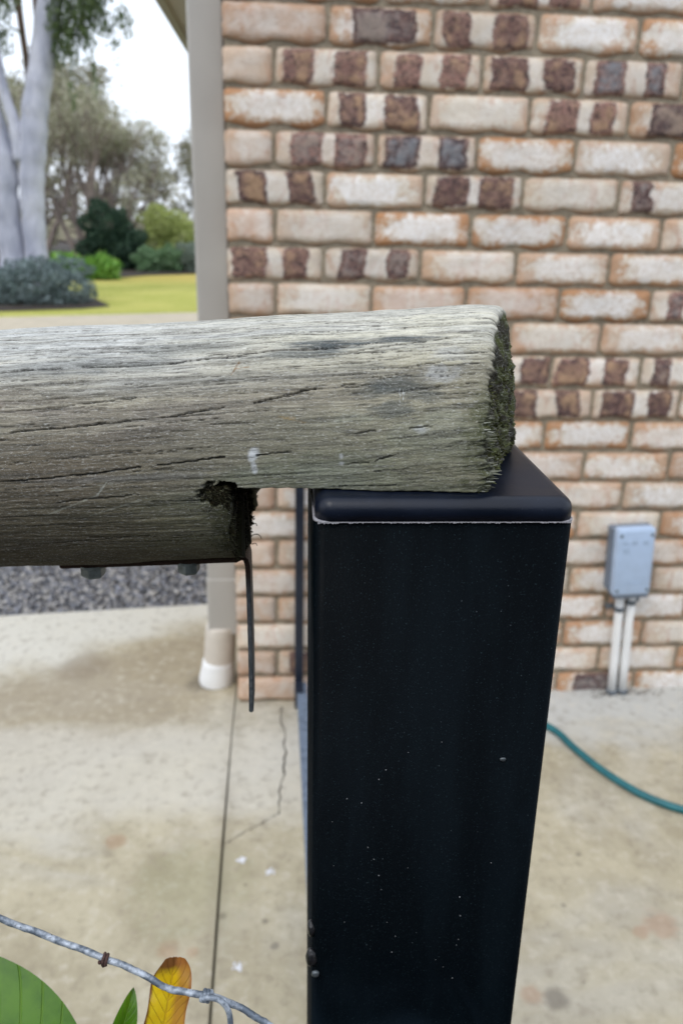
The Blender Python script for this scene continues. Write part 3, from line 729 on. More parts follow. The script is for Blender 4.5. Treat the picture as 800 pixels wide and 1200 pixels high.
def build_log():
    NT = 760
    sf = np.arange(-.128, .112, .00048); sc = -.128-np.cumsum(np.linspace(.0006, .02, 90))[::-1]; sc = -.128-np.cumsum(np.geomspace(.0006, .045, 70))
    S = np.concatenate([sc[::-1], sf]); NS = len(S)
    th = np.linspace(0, 2*PI, NT, endpoint=False)
    s, T = np.meshgrid(S, th, indexing='ij')
    arc = T*RD
    mm = s*1000; am = arc*1000
    per = lambda k: np.stack([np.cos(T)*k, np.sin(T)*k])
    # radius field
    cx, sx = np.cos(T), np.sin(T)
    low = fbm(s*22+5, T*1.9+cx*0, 40, 3)
    ph = 2*PI
    def an(fs, fa, seed, o=4):      # grain noise, wraps at the back
        return fbm(s*fs+vnoise(s*18, arc*60, seed+90)*.8, arc*fa + (vnoise(s*14, arc*14, seed+50)-.5)*fa*.0016, seed, o)
    ridge = an(26, 560, 60, 4); ridge2 = an(70, 1500, 70, 3); pits = an(160, 420, 80, 3)
    r = RD + (low-.5)*.0026 + (ridge-.5)*.0007 + (ridge2-.5)*.00045 + (pits-.5)*.00025
    # cracks
    g = np.random.RandomState(7); depth = np.zeros_like(r)
    def crk(S0, A0_, wid, dep):
        a = np.interp(S*1000, S0, A0_)                      # degrees along s
        seed = g.randint(0, 9999)
        a = a + (fbm(S*34, S*0+seed*.37, 33, 2)-.5)*1.5 + (fbm(S*420, S*0+seed*.17, 34, 3)-.5)*.75
        on = sstep(S0[0]-3, S0[0]+8, S*1000)*(1-sstep(S0[-1]-8, S0[-1]+3, S*1000))
        w = wid*(.45+1.1*fbm(S*160, S*0+seed*.11, 35, 3))*(on*.7+.3)
        d = np.abs((T-np.radians(a)[:, None]+PI) % (2*PI)-PI)*RD
        prof = np.clip(1-d/np.maximum(w, 1e-6)[:, None], 0, 1)**.6*(on*sstep(.30, .46, fbm(S*55, S*0+seed*.53, 39, 2)) > .05)[:, None]
        depth[:] = np.maximum(depth, prof*dep*(on*(.4+.9*fbm(S*120, S*0+seed*.21, 37, 3)))[:, None])
    for i, c in enumerate(CRK):
        c = sorted(c); crk([q[0] for q in c], [q[1] for q in c], .00033 if i in (0, 1, 2, 3) else .00026, .0020 if i in (0, 1, 2, 3) else .0013)
    for i in range(620):
        top = g.rand() < .62
        a0 = g.uniform(88, 150) if top else g.uniform(145, 240)
        if g.rand() < .15: a0 = g.uniform(-60, 90)
        L = g.choice([6, 9, 14, 22, 40, 65])*g.uniform(.7, 1.3); s0 = g.uniform(-135, 95); s1 = min(s0+L, 110)
        xs = np.linspace(s0, s1, 6); sl = -g.uniform(.0, .055)
        crk(list(xs), list(a0+sl*(xs-s0)), g.uniform(.00012, .00024), g.uniform(.0003, .0010))
    r -= depth
    # rotten bite above the notch
    adeg0 = np.degrees(T)
    sb, ab = (s*1000+28.0+(adeg0-190)*.18)/7.6, (adeg0-189.5)/6.6
    rn = fbm(s*420, arc*420, 91, 4)-.5
    bite = np.clip(1.05-np.sqrt(sb**2+ab**2)-rn*1.3, 0, 1)
    bite = np.maximum(sstep(.0, .5, bite), 1-sstep(.60, .80, np.sqrt(sb**2+ab**2))); r -= bite*.0075
    # fringe of rot along the lower front edge next to the notch
    adeg = np.degrees(T)
    # frayed lower corner at the right end
    P0 = A0+s[..., None]*AX + (r*np.cos(T))[..., None]*N2 + (r*np.sin(T))[..., None]*N3
    # --- end cut: compress s near end so last column lands on the cut
    front = -np.cos(T); sN = np.sin(T)
    ragged = (fbm(T*16, T*0+3, 92, 4)-.5)*.0034 + (vnoise(T*70, T*0, 93)-.5)*.0009*(1+4*sstep(2.75, 3.3, T)*(1-sstep(3.9, 4.2, T)))
    XE = x_end(front, sN)+ragged - .003*sstep(2.9, 3.5, T)*0
    SE = (XE-A0[0]-RD*np.cos(T)*N2[0]-RD*np.sin(T)*N3[0])/AX[0]
    k = sstep(.03, .112, s); smax = S[-1]
    s2 = np.where(s > .03, .03+(s-.03)*(SE-.03)/(smax-.03), s)
    # worn, rounded arris
    de = SE-s2; r = r-np.clip(1-de/.0030, 0, 1)**2*.0016*(.8+.4*vnoise(T*60, s*0, 94)) - np.clip(1-de/.016, 0, 1)**2*.0012
    # --- notch
    Yp = A0[1]+s2*AX[1]+r*np.cos(T)*N2[1]; Xp = A0[0]+s2*AX[0]+r*np.cos(T)*N2[0]+r*np.sin(T)*N3[0]
    Zc = A0[2]+s2*AX[2]; down = -(np.sin(T)*N3[2])
    zflat = ZCAP + (vnoise(s2*60, arc*40, 95)-.5)*.0006
    lim = np.where(down > .02, (Zc-zflat)/np.maximum(down, .02), 9)
    nr = x_notch(Yp) + (vnoise(arc*180, s*0+2, 96)-.5)*.004 + (fbm(arc*60, s*0+7, 97, 3)-.5)*.004
    cut = (Xp > nr) & (lim < r)
    r = np.where(cut, np.maximum(lim, .004), r)
    P = A0+s2[..., None]*AX + (r*np.cos(T))[..., None]*N2 + (r*np.sin(T))[..., None]*N3
    # ---------------- albedo of the weathered surface
    def mixc(a, b, t): return a*(1-t[..., None])+np.array(b)*t[..., None]
    n_a = an(9, 90, 110, 4); n_b = fbm(s*30, arc*70, 120, 4); n_c = an(40, 900, 130, 4); n_d = fbm(s*11+3, arc*26, 140, 3); n_e = fbm(s*200, arc*420, 150, 3)
    left = sstep(.02, -.09, s*1.0)
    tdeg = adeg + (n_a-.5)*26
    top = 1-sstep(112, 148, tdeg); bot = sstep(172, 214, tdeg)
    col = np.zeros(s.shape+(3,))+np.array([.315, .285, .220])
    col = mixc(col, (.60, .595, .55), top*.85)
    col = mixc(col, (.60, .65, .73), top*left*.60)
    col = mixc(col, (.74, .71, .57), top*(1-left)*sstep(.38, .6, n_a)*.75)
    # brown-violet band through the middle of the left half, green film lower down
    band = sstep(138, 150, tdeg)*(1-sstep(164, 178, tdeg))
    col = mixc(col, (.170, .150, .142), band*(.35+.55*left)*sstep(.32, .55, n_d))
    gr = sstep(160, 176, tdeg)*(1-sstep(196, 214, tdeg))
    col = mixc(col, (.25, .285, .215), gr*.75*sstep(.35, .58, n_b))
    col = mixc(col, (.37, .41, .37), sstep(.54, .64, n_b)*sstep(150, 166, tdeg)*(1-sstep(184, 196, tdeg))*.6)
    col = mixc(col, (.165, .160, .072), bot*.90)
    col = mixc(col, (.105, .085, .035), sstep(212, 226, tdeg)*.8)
    col = mixc(col, (.085, .075, .045), sstep(.52, .66, n_a)*sstep(176, 200, tdeg)*left*.6)
    right = sstep(.0, .06, s)
    col = mixc(col, (.37, .345, .245), right*sstep(120, 135, tdeg)*(1-sstep(190, 205, tdeg))*.5)
    # long soft weather streaks following the grain
    st = fbm(s*9+2, arc*230, 210, 5, .65); st2 = fbm(s*24+9, arc*640, 220, 4, .65); st3 = fbm(s*5+4, arc*60, 230, 3)
    col = mixc(col, (.115, .105, .090), sstep(.54, .68, st)*.36)
    col = mixc(col, (.63, .585, .47), sstep(.48, .36, st)*sstep(180, 140, tdeg)*.26)
    col = mixc(col, (.10, .095, .085), sstep(.56, .68, st2)*.42)
    col = mixc(col, (.61, .57, .47), sstep(.45, .34, st2)*sstep(195, 150, tdeg)*.28)
    col = mixc(col, (.20, .215, .135), sstep(.50, .66, st3)*sstep(135, 160, tdeg)*.45)
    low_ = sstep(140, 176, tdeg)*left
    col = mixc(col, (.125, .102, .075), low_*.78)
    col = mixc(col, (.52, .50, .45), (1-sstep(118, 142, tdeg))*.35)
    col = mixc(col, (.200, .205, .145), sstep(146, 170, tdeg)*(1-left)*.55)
    col = col*np.array([1.0, 1.0, .965])
    # blue-black stains
    for ms, ad, rs, ra, amt in ((21, 122.5, 28, 4.8, .95), (45, 121.5, 30, 2.2, .85), (10, 127.5, 22, 2.5, .6), (57, 145, 22, 5.5, .62), (50, 156, 16, 4.0, .55), (66, 150, 14, 3.0, .5), (38, 148, 16, 3.0, .5), (-80, 128, 34, 5.5, .55), (76, 151, 9, 4, .25), (35, 135, 20, 3, .3), (-40, 120, 30, 4, .45), (-20, 138, 30, 3, .15), (-5, 115, 30, 2, .3)):
        q = np.sqrt(((mm-ms)/rs)**2+((adeg-ad)/ra)**2) + (n_b-.5)*1.3 + (n_c-.5)*1.3
        col = mixc(col, (.062, .078, .085), (1-sstep(.45, 1.15, q))*amt)
    for ms, ad, rs, ra, amt in ((76, 141, 16, 6, .28), (85, 131, 12, 5, .22), (70, 165, 8, 3, .5), (-13, 172.6, 2.1, 3.0, .8), (-13, 178.0, 1.5, 3.0, .75), (21.4, 174.5, .9, 1.6, .7), (21.4, 177.6, 1.8, 1.4, .75), (-60, 180, 40, 2, .12), (-20, 112, 60, 2.5, .25)):
        q = np.sqrt(((mm-ms)/rs)**2+((adeg-ad)/ra)**2) + (n_b-.5)*1.2 + (n_e-.5)*.9
        col = mixc(col, (.66, .69, .72), (1-sstep(.35, 1.05, q))*amt)
    for (sa, aa, sb_, ab_, c3, wd) in ((-18, 130.5, -21, 137, (.22, .12, .045), .35), (-19.5, 134, -14, 133.6, (.26, .15, .07), .25), (-1, 157.3, 8, 159.8, (.28, .20, .09), .30), (-3, 156.6, 4, 157.6, (.28, .21, .1), .25), (55, 147.5, 54.5, 153, (.6, .63, .62), .25), (57.5, 147.5, 56.8, 152, (.6, .63, .62), .2), (-72, 181, -77, 187, (.42, .43, .38), .3), (-77, 187, -100, 196, (.34, .34, .28), .3), (-60, 190, -82, 197, (.33, .33, .27), .25), (-95, 184, -70, 182, (.35, .35, .3), .2)):
        k_ = RD*PI/180*1000; dx, dy = sb_-sa, (ab_-aa)*k_; L2 = dx*dx+dy*dy
        t_ = np.clip(((mm-sa)*dx+((adeg-aa)*k_)*dy)/L2, 0, 1); d_ = np.hypot(mm-sa-t_*dx, (adeg-aa)*k_-t_*dy)
        col = mixc(col, c3, (1-sstep(wd*.5, wd*1.4, d_+(n_e-.5)*.5))*.8)
    # small knot at the far left
    q = np.hypot((mm+115)/3.2, (adeg-147)/3.2)
    col = mixc(col, (.26, .20, .16), (1-sstep(.6, 1.3, q+(n_b-.5)))*.6)
    # grain darks and dirt lodged in the checks
    col = mixc(col, (.10, .098, .085), sstep(.55, .72, n_c)*.45)
    col = mixc(col, (.62, .62, .58), sstep(.56, .70, 1-ridge)*0 + sstep(.58, .70, ridge)*top*.35)
    col *= (.84+.32*n_e)[..., None]
    col = mixc(col, (.020, .018, .015), np.clip(depth/.0007, 0, 1)*.88)
    # moss towards both cut ends
    dend = SE-s2
    nm_ = fbm(s2*260, arc*260, 160, 3)
    moss = (1-sstep(.0, .013, dend+(nm_-.5)*.018))*sstep(132, 165, adeg)
    col = mixc(col, (.085, .092, .040), moss*.85)
    dn = (nr-Xp); rotz = (1-sstep(.0, .012, np.abs(dn)+(nm_-.5)*.016))*sstep(183, 196, adeg)*(Xp < nr+.001)
    col = mixc(col, (.050, .052, .022), rotz*.85)
    col = mixc(col, (.008, .007, .005), bite*.97)
    col = mixc(col, (.006, .005, .004), (cut & (np.abs(Xp-nr) < .0012)).astype(float))
    col = np.clip(col, 0, 1)
    idx = np.arange(NS*NT).reshape(NS, NT); nx_ = np.roll(idx, -1, 1)
    F = np.stack([idx[:-1], nx_[:-1], nx_[1:], idx[1:]], 2).reshape(-1, 4)
    # end cap rings
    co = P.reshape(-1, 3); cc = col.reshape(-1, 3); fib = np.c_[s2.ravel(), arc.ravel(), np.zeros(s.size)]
    rim = P[-1]; cen = A0+AX*((.2435-A0[0])/AX[0]); K = 26; base = len(co); rings = []
    for k_ in range(1, K):
        f = 1-k_/K; q = cen+(rim-cen)*f; nn = (fbm(q[:, 1]*260, q[:, 2]*260, 170, 4)-.5)*.006*min(1, (1-f)*6+.25)
        bul = .0035*(1-f**2); rings.append(q+AX*(nn+bul)[:, None])
    R_ = np.concatenate(rings); nm2 = fbm(R_[:, 1]*200, R_[:, 2]*200, 180, 4)
    cR = np.array([.035, .030, .018])*(1-sstep(.4, .6, nm2))[:, None]+np.array([.085, .095, .030])*sstep(.4, .6, nm2)[:, None]
    co = np.concatenate([co, R_, cen[None]+AX*.0035]); cc = np.concatenate([cc, cR, cR[:1]]); fib = np.concatenate([fib, np.c_[R_[:, 1], R_[:, 2], R_[:, 0]], [[0, 0, 0]]])
    ids = np.concatenate([idx[-1:].reshape(1, -1), (base+np.arange((K-1)*NT)).reshape(K-1, NT)]); nx2 = np.roll(ids, -1, 1)
    F2 = np.stack([ids[:-1], nx2[:-1], nx2[1:], ids[1:]], 2).reshape(-1, 4)
    last = ids[-1]; c_i = len(co)-1
    F3 = np.stack([last, np.roll(last, -1), np.full(NT, c_i), np.full(NT, c_i)], 1)
    F = np.concatenate([F, F2])
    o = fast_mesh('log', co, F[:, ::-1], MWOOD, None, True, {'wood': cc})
    at = o.data.attributes.new('fib', 'FLOAT_VECTOR', 'POINT'); at.data.foreach_set('vector', fib.astype(np.float32).ravel())
    torail(o)
    return P, th, S, rim, cen
P_, th_, S_, rim_, cen_ = build_log()
# fibres: thin bent blades
def blades(name, base, dirs, lens, wid, mat, seed, parent, bend=.6):
    g = np.random.RandomState(seed); n = len(base)
    d = dirs/np.linalg.norm(dirs, axis=1, keepdims=True)
    a = np.cross(d, g.normal(size=(n, 3))); a /= np.linalg.norm(a, axis=1, keepdims=True)+1e-9
    b = np.cross(d, a); cur = g.uniform(-bend, bend, (n, 1)); L = lens[:, None]; w = wid[:, None]
    mid = base+d*L*.5+b*cur*L*.3; tip = base+d*L+b*cur*L
    V = np.stack([base-a*w*.5, base+a*w*.5, mid+a*w*.4, mid-a*w*.4, tip+a*w*.1, tip-a*w*.1], 1).reshape(-1, 3)
    o6 = (np.arange(n)*6)[:, None]
    F = np.concatenate([o6+np.array([[0, 1, 2, 3]]), o6+np.array([[3, 2, 4, 5]])])
    o = fast_mesh(name, V, F, mat); o['kind'] = 'stuff'; return parent(o)
g = np.random.RandomState(12)
def end_points(n, fmin=0., lo=0, hi=360, bias=1.):
    i = g.randint(0, len(rim_), n); a = np.degrees(th_[i]); ok = (a >= lo) & (a <= hi); i = i[ok]
    f = 1-(g.rand(len(i))**bias)*(1-fmin)
    p = cen_+(rim_[i]-cen_)*f[:, None] + AX*(.0035*(1-f**2))[:, None]; return p, rim_[i]-cen_
p, rd = end_points(12000, .25); ok_ = (p-cen_)@N3 < .030; p, rd = p[ok_], rd[ok_]
n = len(p); rr = rd/np.linalg.norm(rd, axis=1, keepdims=True)
blades('moss', p-AX*.001, AX*.5+rr*.35+g.normal(size=(n, 3))*.65, g.uniform(.0008, .0024, n), g.uniform(.0005, .0013, n), MFIB, 1, torail)
p, rd = end_points(3600, .80, 140, 300); n = len(p); rr = rd/np.linalg.norm(rd, axis=1, keepdims=True)
blades('moss', p-AX*.0015, AX*.6+rr*.5+np.array([0, 0, -.15])+g.normal(size=(n, 3))*.5, g.uniform(.0008, .0026, n), g.uniform(.0004, .0011, n), MFIB, 2, torail)
p, rd = end_points(1500, .93, 160, 215); n = len(p); rr = rd/np.linalg.norm(rd, axis=1, keepdims=True)
blades('splinters', p-AX*.005, AX*1.0+rr*.10+g.normal(size=(n, 3))*.16, g.uniform(.004, .0095, n), g.uniform(.0004, .0012, n), MSPLINT, 3, torail, .25)
# rot in the notch face
n = 5200; yy = g.uniform(-1.772, -1.670, n); x0 = x_notch(yy)
zc_ = A0[2]+(x0-A0[0])*AX[2]/AX[0]; hh = np.sqrt(np.maximum(RD**2-(yy-A0[1]-(x0-A0[0])*AX[1]/AX[0])**2, 0)); zb = zc_-hh
zz = zb+(ZCAP-zb)*g.rand(n)**1.1; ok = (hh > .008) & (zz < ZCAP+.001); p = np.c_[x0, yy, zz][ok]; n = len(p)
blades('rotten_fibres', p-AX*.0016, AX*.55+np.array([0, -.12, -.12])+g.normal(size=(n, 3))*.5, g.uniform(.0008, .0026, n), g.uniform(.0004, .0011, n), MFIBD, 4, torail, .2)
# mossy fringe spilling on the front skin beside the notch
n = 3000; al = np.radians(g.uniform(186, 226, n)); dx = -np.abs(g.normal(0, .0055, n))
Yf = A0[1]+RD*np.cos(al); xb = x_notch(Yf)+dx; sb_ = (xb-A0[0]-RD*np.cos(al)*N2[0]-RD*np.sin(al)*N3[0])/AX[0]
nrm = np.cos(al)[:, None]*N2+np.sin(al)[:, None]*N3
p = A0+sb_[:, None]*AX+nrm*(RD-.0012)
blades('moss', p, AX*.75+nrm*.42+g.normal(size=(n, 3))*.35, g.uniform(.001, .0032, n), g.uniform(.00025, .0006, n), MFIBD, 5, torail)
n = 900; al = np.radians(g.normal(190.5, 4.5, n)); sb_ = g.normal(-.030, .0042, n); nrm = np.cos(al)[:, None]*N2+np.sin(al)[:, None]*N3
blades('rotten_fibres', A0+sb_[:, None]*AX+nrm*(RD-.0075), nrm*.5+g.normal(size=(n, 3))*.5, g.uniform(.0015, .004, n), g.uniform(.0003, .0007, n), mat_island('black_rot', [(.004, .003, .003), (.010, .008, .006), (.018, .015, .009)], .95, .1), 6, torail)
# dangling threads on the far edge of the notch
rt = random.Random(4)
for z0, l in ((1.113, .0055), (1.119, .0022), (1.108, .0020)):
    pts = [(.1268, -1.690, z0), (.1285+l*.2, -1.690, z0+.0006), (.1285+l*.5, -1.690, z0-.0004), (.1285+l*.62, -1.690, z0-l*.35)]
    torail(tube('bark_thread', smooth_path(pts, 4), .00022, MFIBD, None, 5))

# ------------------------------------------------------------------ steel bracket bolted under the rail
def axz(x): return A0[2]+(x-A0[0])*AX[2]/AX[0]
def axy(x): return A0[1]+(x-A0[0])*AX[1]/AX[0]
X0b, X1b = .0385, .1232
zb0, zb1 = axz(X0b)-RD+.0012, axz(X1b)-RD+.0010
th_b = .0030
zq = axz(.1232)-RD
prof = [(X0b, zb0), (.06, axz(.06)-RD+.0010), (.09, axz(.09)-RD+.0010), (.1180, axz(.118)-RD+.0010), (.1225, zq+.0008), (.1252, zq-.0004), (.1268, zq-.0026), (.1276, zq-.0060), (.1280, 1.092), (.1282, 1.075), (.1283, 1.058), (.1283, 1.045), (.1281, 1.0300)]
def bracket():
    P = [np.array(q) for q in prof]; bm = bmesh.new(); rows = []
    y0, y1 = -.0145, .0145
    for i, q in enumerate(P):
        t = P[min(i+1, len(P)-1)]-P[max(i-1, 0)]; t = t/np.linalg.norm(t); nrm = np.array([t[1], -t[0]])  # to the outside (below / left)
        a = q; b = q+nrm*th_b*(.85 if i < 5 else .78)
        yc = axy(q[0])+(.001 if i < 5 else .003); kk = 1 if i < 5 else (.85 if i == 5 else .72)
        rows.append([bm.verts.new((a[0], yc+y0*kk, a[1])), bm.verts.new((a[0], yc+y1*kk, a[1])), bm.verts.new((b[0], yc+y1*kk, b[1])), bm.verts.new((b[0], yc+y0*kk, b[1]))])
    for i in range(len(rows)-1):
        for k in range(4): bm.faces.new((rows[i][k], rows[i][(k+1) % 4], rows[i+1][(k+1) % 4], rows[i+1][k]))
    bm.faces.new(rows[0][::-1]); bm.faces.new(rows[-1])
    bmesh.ops.recalc_face_normals(bm, faces=bm.faces[:])
    bmesh.ops.bevel(bm, geom=[e for e in bm.edges if e.is_manifold and e.calc_face_angle() > .9], offset=.0005, segments=2, affect='EDGES')
    return bm
MBRK = M('bracket_steel'); v = MBRK.pos(); nb = MBRK.noise(v, 300, 5, .65); nb2 = MBRK.noise(v, 1500, 3)
Zs = MBRK.sep(v)[2]
cb = MBRK.mix(MBRK.ramp(nb, .4, .65), (.10, .115, .13), (.17, .185, .20)); cb = MBRK.mix(MBRK.ramp(nb2, .60, .70, 0, .8), cb, (.32, .34, .35))
cb = MBRK.mix(MBRK.ramp(MBRK.math('ADD', Zs, MBRK.math('MULTIPLY', nb, .01)), 1.098, 1.114), cb, MBRK.mix(nb, (.028, .017, .013), (.075, .036, .022)))
MBRK.color(cb); MBRK.rough(.55); MBRK.metal(.4); MBRK.bump(nb2, .0004)
br = torail(bm_obj('bracket', bracket(), MBRK.m))
def bolt(xc, s):
    zt = axz(xc)-RD-.0014; yc = axy(xc)-.0085
    prof_ = [(zt+.0005, .0056), (zt-.0006, .0056), (zt-.0009, .0054)]
    V = []; F = []; n = 32
    for z, r in prof_:
        for k in range(n): V.append((xc+math.cos(2*PI*k/n)*r*s, yc+math.sin(2*PI*k/n)*r*s, z))
    for i in range(2):
        for k in range(n): F.append((i*n+k, (i+1)*n+k, (i+1)*n+(k+1) % n, i*n+(k+1) % n))
    F.append(tuple(2*n+k for k in range(n)))
    bm = bmesh.new(); b0 = bmesh.new()
    vv = []
    for z, r in ((zt-.0006, .0050), (zt-.0052, .0050), (zt-.0061, .0043)):
        vv.append([bm.verts.new((xc+math.cos(PI/3*k+.35)*r*s, yc+math.sin(PI/3*k+.35)*r*s, z)) for k in range(6)])
    for i in range(2):
        for k in range(6): bm.faces.new((vv[i][k], vv[i+1][k], vv[i+1][(k+1) % 6], vv[i][(k+1) % 6]))
    bm.faces.new(vv[2]); bmesh.ops.recalc_face_normals(bm, faces=bm.faces[:])
    o = bm_obj('bolt', bm, MSTEEL); w_ = mesh_obj('washer', V, F, MSTEEL, None, True)
    # bolt and washer are sub-parts of the bracket
    for q in (o, w_): q.parent = br; q.matrix_parent_inverse = Matrix.Identity(4)
bolt(.0532, 1.15); bolt(.0988, 1.06)

# ------------------------------------------------------------------ loose fence wire
wp = [(-.62, -1.62, 1.17), (-.35, -1.70, 1.09), (-.14, -1.755, 1.032), (-.0027, -1.7938, .9845), (.0197, -1.7985, .9759), (.0421, -1.8028, .9683), (.0644, -1.8072, .9608), (.0793, -1.8101, .9555), (.0943, -1.8138, .9484), (.111, -1.8158, .946), (.1241, -1.8183, .9417), (.1353, -1.8213, .9356), (.1465, -1.8242, .9299), (.175, -1.83, .915), (.23, -1.83, .89), (.35, -1.80, .86)]
wire = empty('fence_wire', (.111, -1.8158, .946)); tag(wire, 'old galvanised fence wire with twisted ties sagging across in front of the patio', 'wire')
rw = random.Random(2)
P = smooth_path(wp, 10); P = [(q[0], q[1]+rw.uniform(-.0001, .0001), q[2]+.00025*math.sin(i*.7)) for i, q in enumerate(P)]
under(tube('strand', P, [.00145*rw.uniform(.93, 1.07) for _ in P], MGALV, None, 12), wire)
lp = [(.1085, -1.8188, .9478), (.1113, -1.8190, .9489), (.1161, -1.8197, .9478), (.1195, -1.8210, .9437), (.1206, -1.8228, .9374), (.1202, -1.8265, .9269), (.119, -1.83, .90), (.12, -1.83, .84), (.11, -1.82, .7)]
under(tube('hanging_strand', smooth_path(lp, 8), .00125, MGALV, None, 12), wire)
def coil(c, tdir, turns, R, r, mat, name, pitch=.0014):
    t = Vector(tdir).normalized(); a = t.cross(Vector((0, 0, 1))).normalized(); b = t.cross(a); pts = []
    n = int(turns*14)
    for i in range(n+1):
        u = i/14; an = 2*PI*u; pts.append(Vector(c)+t*(u-turns/2)*pitch+a*math.cos(an)*R+b*math.sin(an)*R)
    return under(tube(name, pts, r, mat, None, 8), wire)
MDTIE = simple('rusty_tie', (.07, .035, .03), .85, .4, 900, bump=.0004)
coil((.0655, -1.8075, .9602), (.022, -.004, -.007), 2.2, .0021, .0007, MDTIE, 'rusty_tie')
under(blob('rusty_tie', (.0652, -1.8088, .9590), .0014, MDTIE, 9, 1, .8, 1.5), wire)
coil((.110, -1.8160, .9463), (.02, -.002, -.004), 2.8, .0021, .0009, MGALV, 'twist_tie')
under(blob('twist_tie', (.1098, -1.8178, .9467), .0021, MGALV, 10, 1.2, .8, .8), wire)

# ------------------------------------------------------------------ leafy shrub in the foreground
shrub = tag(empty('leafy_shrub', (.02, -1.80, G(0)-.02)), 'broad leaved shrub below the wire with one big green leaf and one yellow leaf', 'shrub')
MSTEM = simple('green_stem', (.10, .13, .04), .6, .2, 60)
ML1 = mat_leaf('glossy_green_leaf', (.060, .170, .004), (.105, .250, .008), (.20, .37, .05)); ML2 = mat_leaf('yellow_leaf', (.86, .55, .01), (.92, .70, .03), (.70, .38, .03), True)
ML3 = mat_leaf('dark_green_leaf', (.035, .105, .010), (.055, .16, .014), (.10, .22, .04))
def leaf(base, tip, nrm, wmax, mat, curl=.25, fold=.25, shape=.9, twist=0, wavy=0, seed=0, cut=0):
    base, tip = Vector(base), Vector(tip); d = tip-base; L = d.length; t = d.normalized(); nrm = Vector(nrm); sdv = t.cross(nrm).normalized(); nn = sdv.cross(t).normalized()
    nv, nu = 28, 14; V = []; UV = []; F = []; g_ = random.Random(seed)
    for j in range(nv+1):
        v = j/nv; w = wmax*(math.sin(PI*min(v**shape, 1))**.72 if 0 < v < 1 else 0)
        if cut: w = wmax*max(min(v*3.5, 1)**.7*(1-max(0, (v-cut)/(1-cut))**2.0*.50), 0)
        for i in range(nu+1):
            u = i/nu*2-1
            z = -curl*L*(v-.4)**2 + fold*abs(u)*w*.5 - .25*w*u*u*0 + .0007*math.sin((v*9-abs(u)*2.4)*2*PI)*(1-abs(u)) + wavy*math.sin(v*17+u*2)*abs(u)
            q = base+t*L*v+sdv*(u*w*(1+wavy*20*g_.uniform(-.01, .01)))+nn*z
            V.append(q); UV.append((u, v, 0))
    for j in range(nv):
        for i in range(nu): F.append((j*(nu+1)+i, j*(nu+1)+i+1, (j+1)*(nu+1)+i+1, (j+1)*(nu+1)+i))
    o = mesh_obj('leaf', V, F, mat, None, True); at = o.data.attributes.new('luv', 'FLOAT_VECTOR', 'POINT'); at.data.foreach_set('vector', np.array(UV, np.float32).ravel())
    return under(o, shrub)
VIEW = tuple(-_f)
big = leaf((.047, -1.800, .826), (-.050, -1.752, .909), (.15, -.62, .77), .034, ML1, .22, .22, .95, seed=1)
leaf((.0585, -1.795, .872), (.0697, -1.779, .9060), (.25, -.8, .45), .0062, ML1, .3, .9, 1.0, seed=2)
leaf((.0805, -1.793, .872), (.0905, -1.7765, .9225), (.25, -.75, .5), .0098, ML2, .15, .35, 1.0, wavy=.0014, seed=3, cut=.80)
leaf((.052, -1.80, .80), (.075, -1.86, .845), (0, -.3, .9), .015, ML3, .3, .3, seed=4)
leaf((.02, -1.80, .79), (-.06, -1.86, .84), (0, -.3, .9), .024, ML3, .3, .3, seed=5)
leaf((.01, -1.78, .78), (-.07, -1.70, .80), (0, .2, .9), .026, ML3, .3, .3, seed=6)
leaf((.05, -1.78, .77), (.12, -1.73, .80), (0, .2, .9), .022, ML3, .3, .3, seed=7)
for pts, r in (([(.02, -1.80, -.11), (.03, -1.80, .3), (.045, -1.80, .65), (.05, -1.80, .79), (.0585, -1.795, .872)], [.006, .005, .004, .003, .0012]),
               ([(.045, -1.80, .62), (.070, -1.798, .78), (.0805, -1.793, .872)], [.003, .002, .001]), ([(.045, -1.80, .68), (.052, -1.802, .77), (.046, -1.80, .822)], [.003, .002, .0013]),
               ([(.048, -1.80, .72), (.03, -1.80, .77), (.02, -1.80, .79)], [.002, .0015, .001]), ([(.048, -1.80, .70), (.02, -1.79, .75), (.01, -1.78, .78)], [.002, .0015, .001])):
    under(tube('stem', smooth_path(pts, 6), list(np.interp(np.linspace(0, 1, (len(pts)-1)*6+1), np.linspace(0, 1, len(r)), r)), MSTEM, None, 8), shrub)

# ------------------------------------------------------------------ garden beyond
def leafcloud(name, clusters, n, size, mat, seed, root, aspect=.5, droop=0, shell=.35):
    g = np.random.RandomState(seed); wts = np.array([c[3]*c[4]*c[5] for c in clusters]); wts = wts/wts.sum()
    idx = g.choice(len(clusters), n, p=wts); CC = np.array(clusters)[idx]
    d = g.normal(size=(n, 3)); d /= np.linalg.norm(d, axis=1, keepdims=True); rr = (shell+(1-shell)*g.rand(n)**.5)
    rr *= 1+.25*np.sin(d[:, 0]*5+idx)*np.sin(d[:, 2]*6+idx*2)
    P = CC[:, :3]+d*CC[:, 3:6]*rr[:, None]
    a = g.normal(size=(n, 3)); a[:, 2] -= droop; a /= np.linalg.norm(a, axis=1, keepdims=True)
    b = np.cross(a, g.normal(size=(n, 3))); b /= np.linalg.norm(b, axis=1, keepdims=True)
    s = size*g.uniform(.6, 1.4, (n, 1)); w = s*aspect
    V = np.stack([P-a*s*.5, P+b*w*.5, P+a*s*.5, P-b*w*.5], 1).reshape(-1, 3)
    F = np.arange(n*4).reshape(-1, 4)
    o = fast_mesh(name, V, F, mat); return under(o, root)
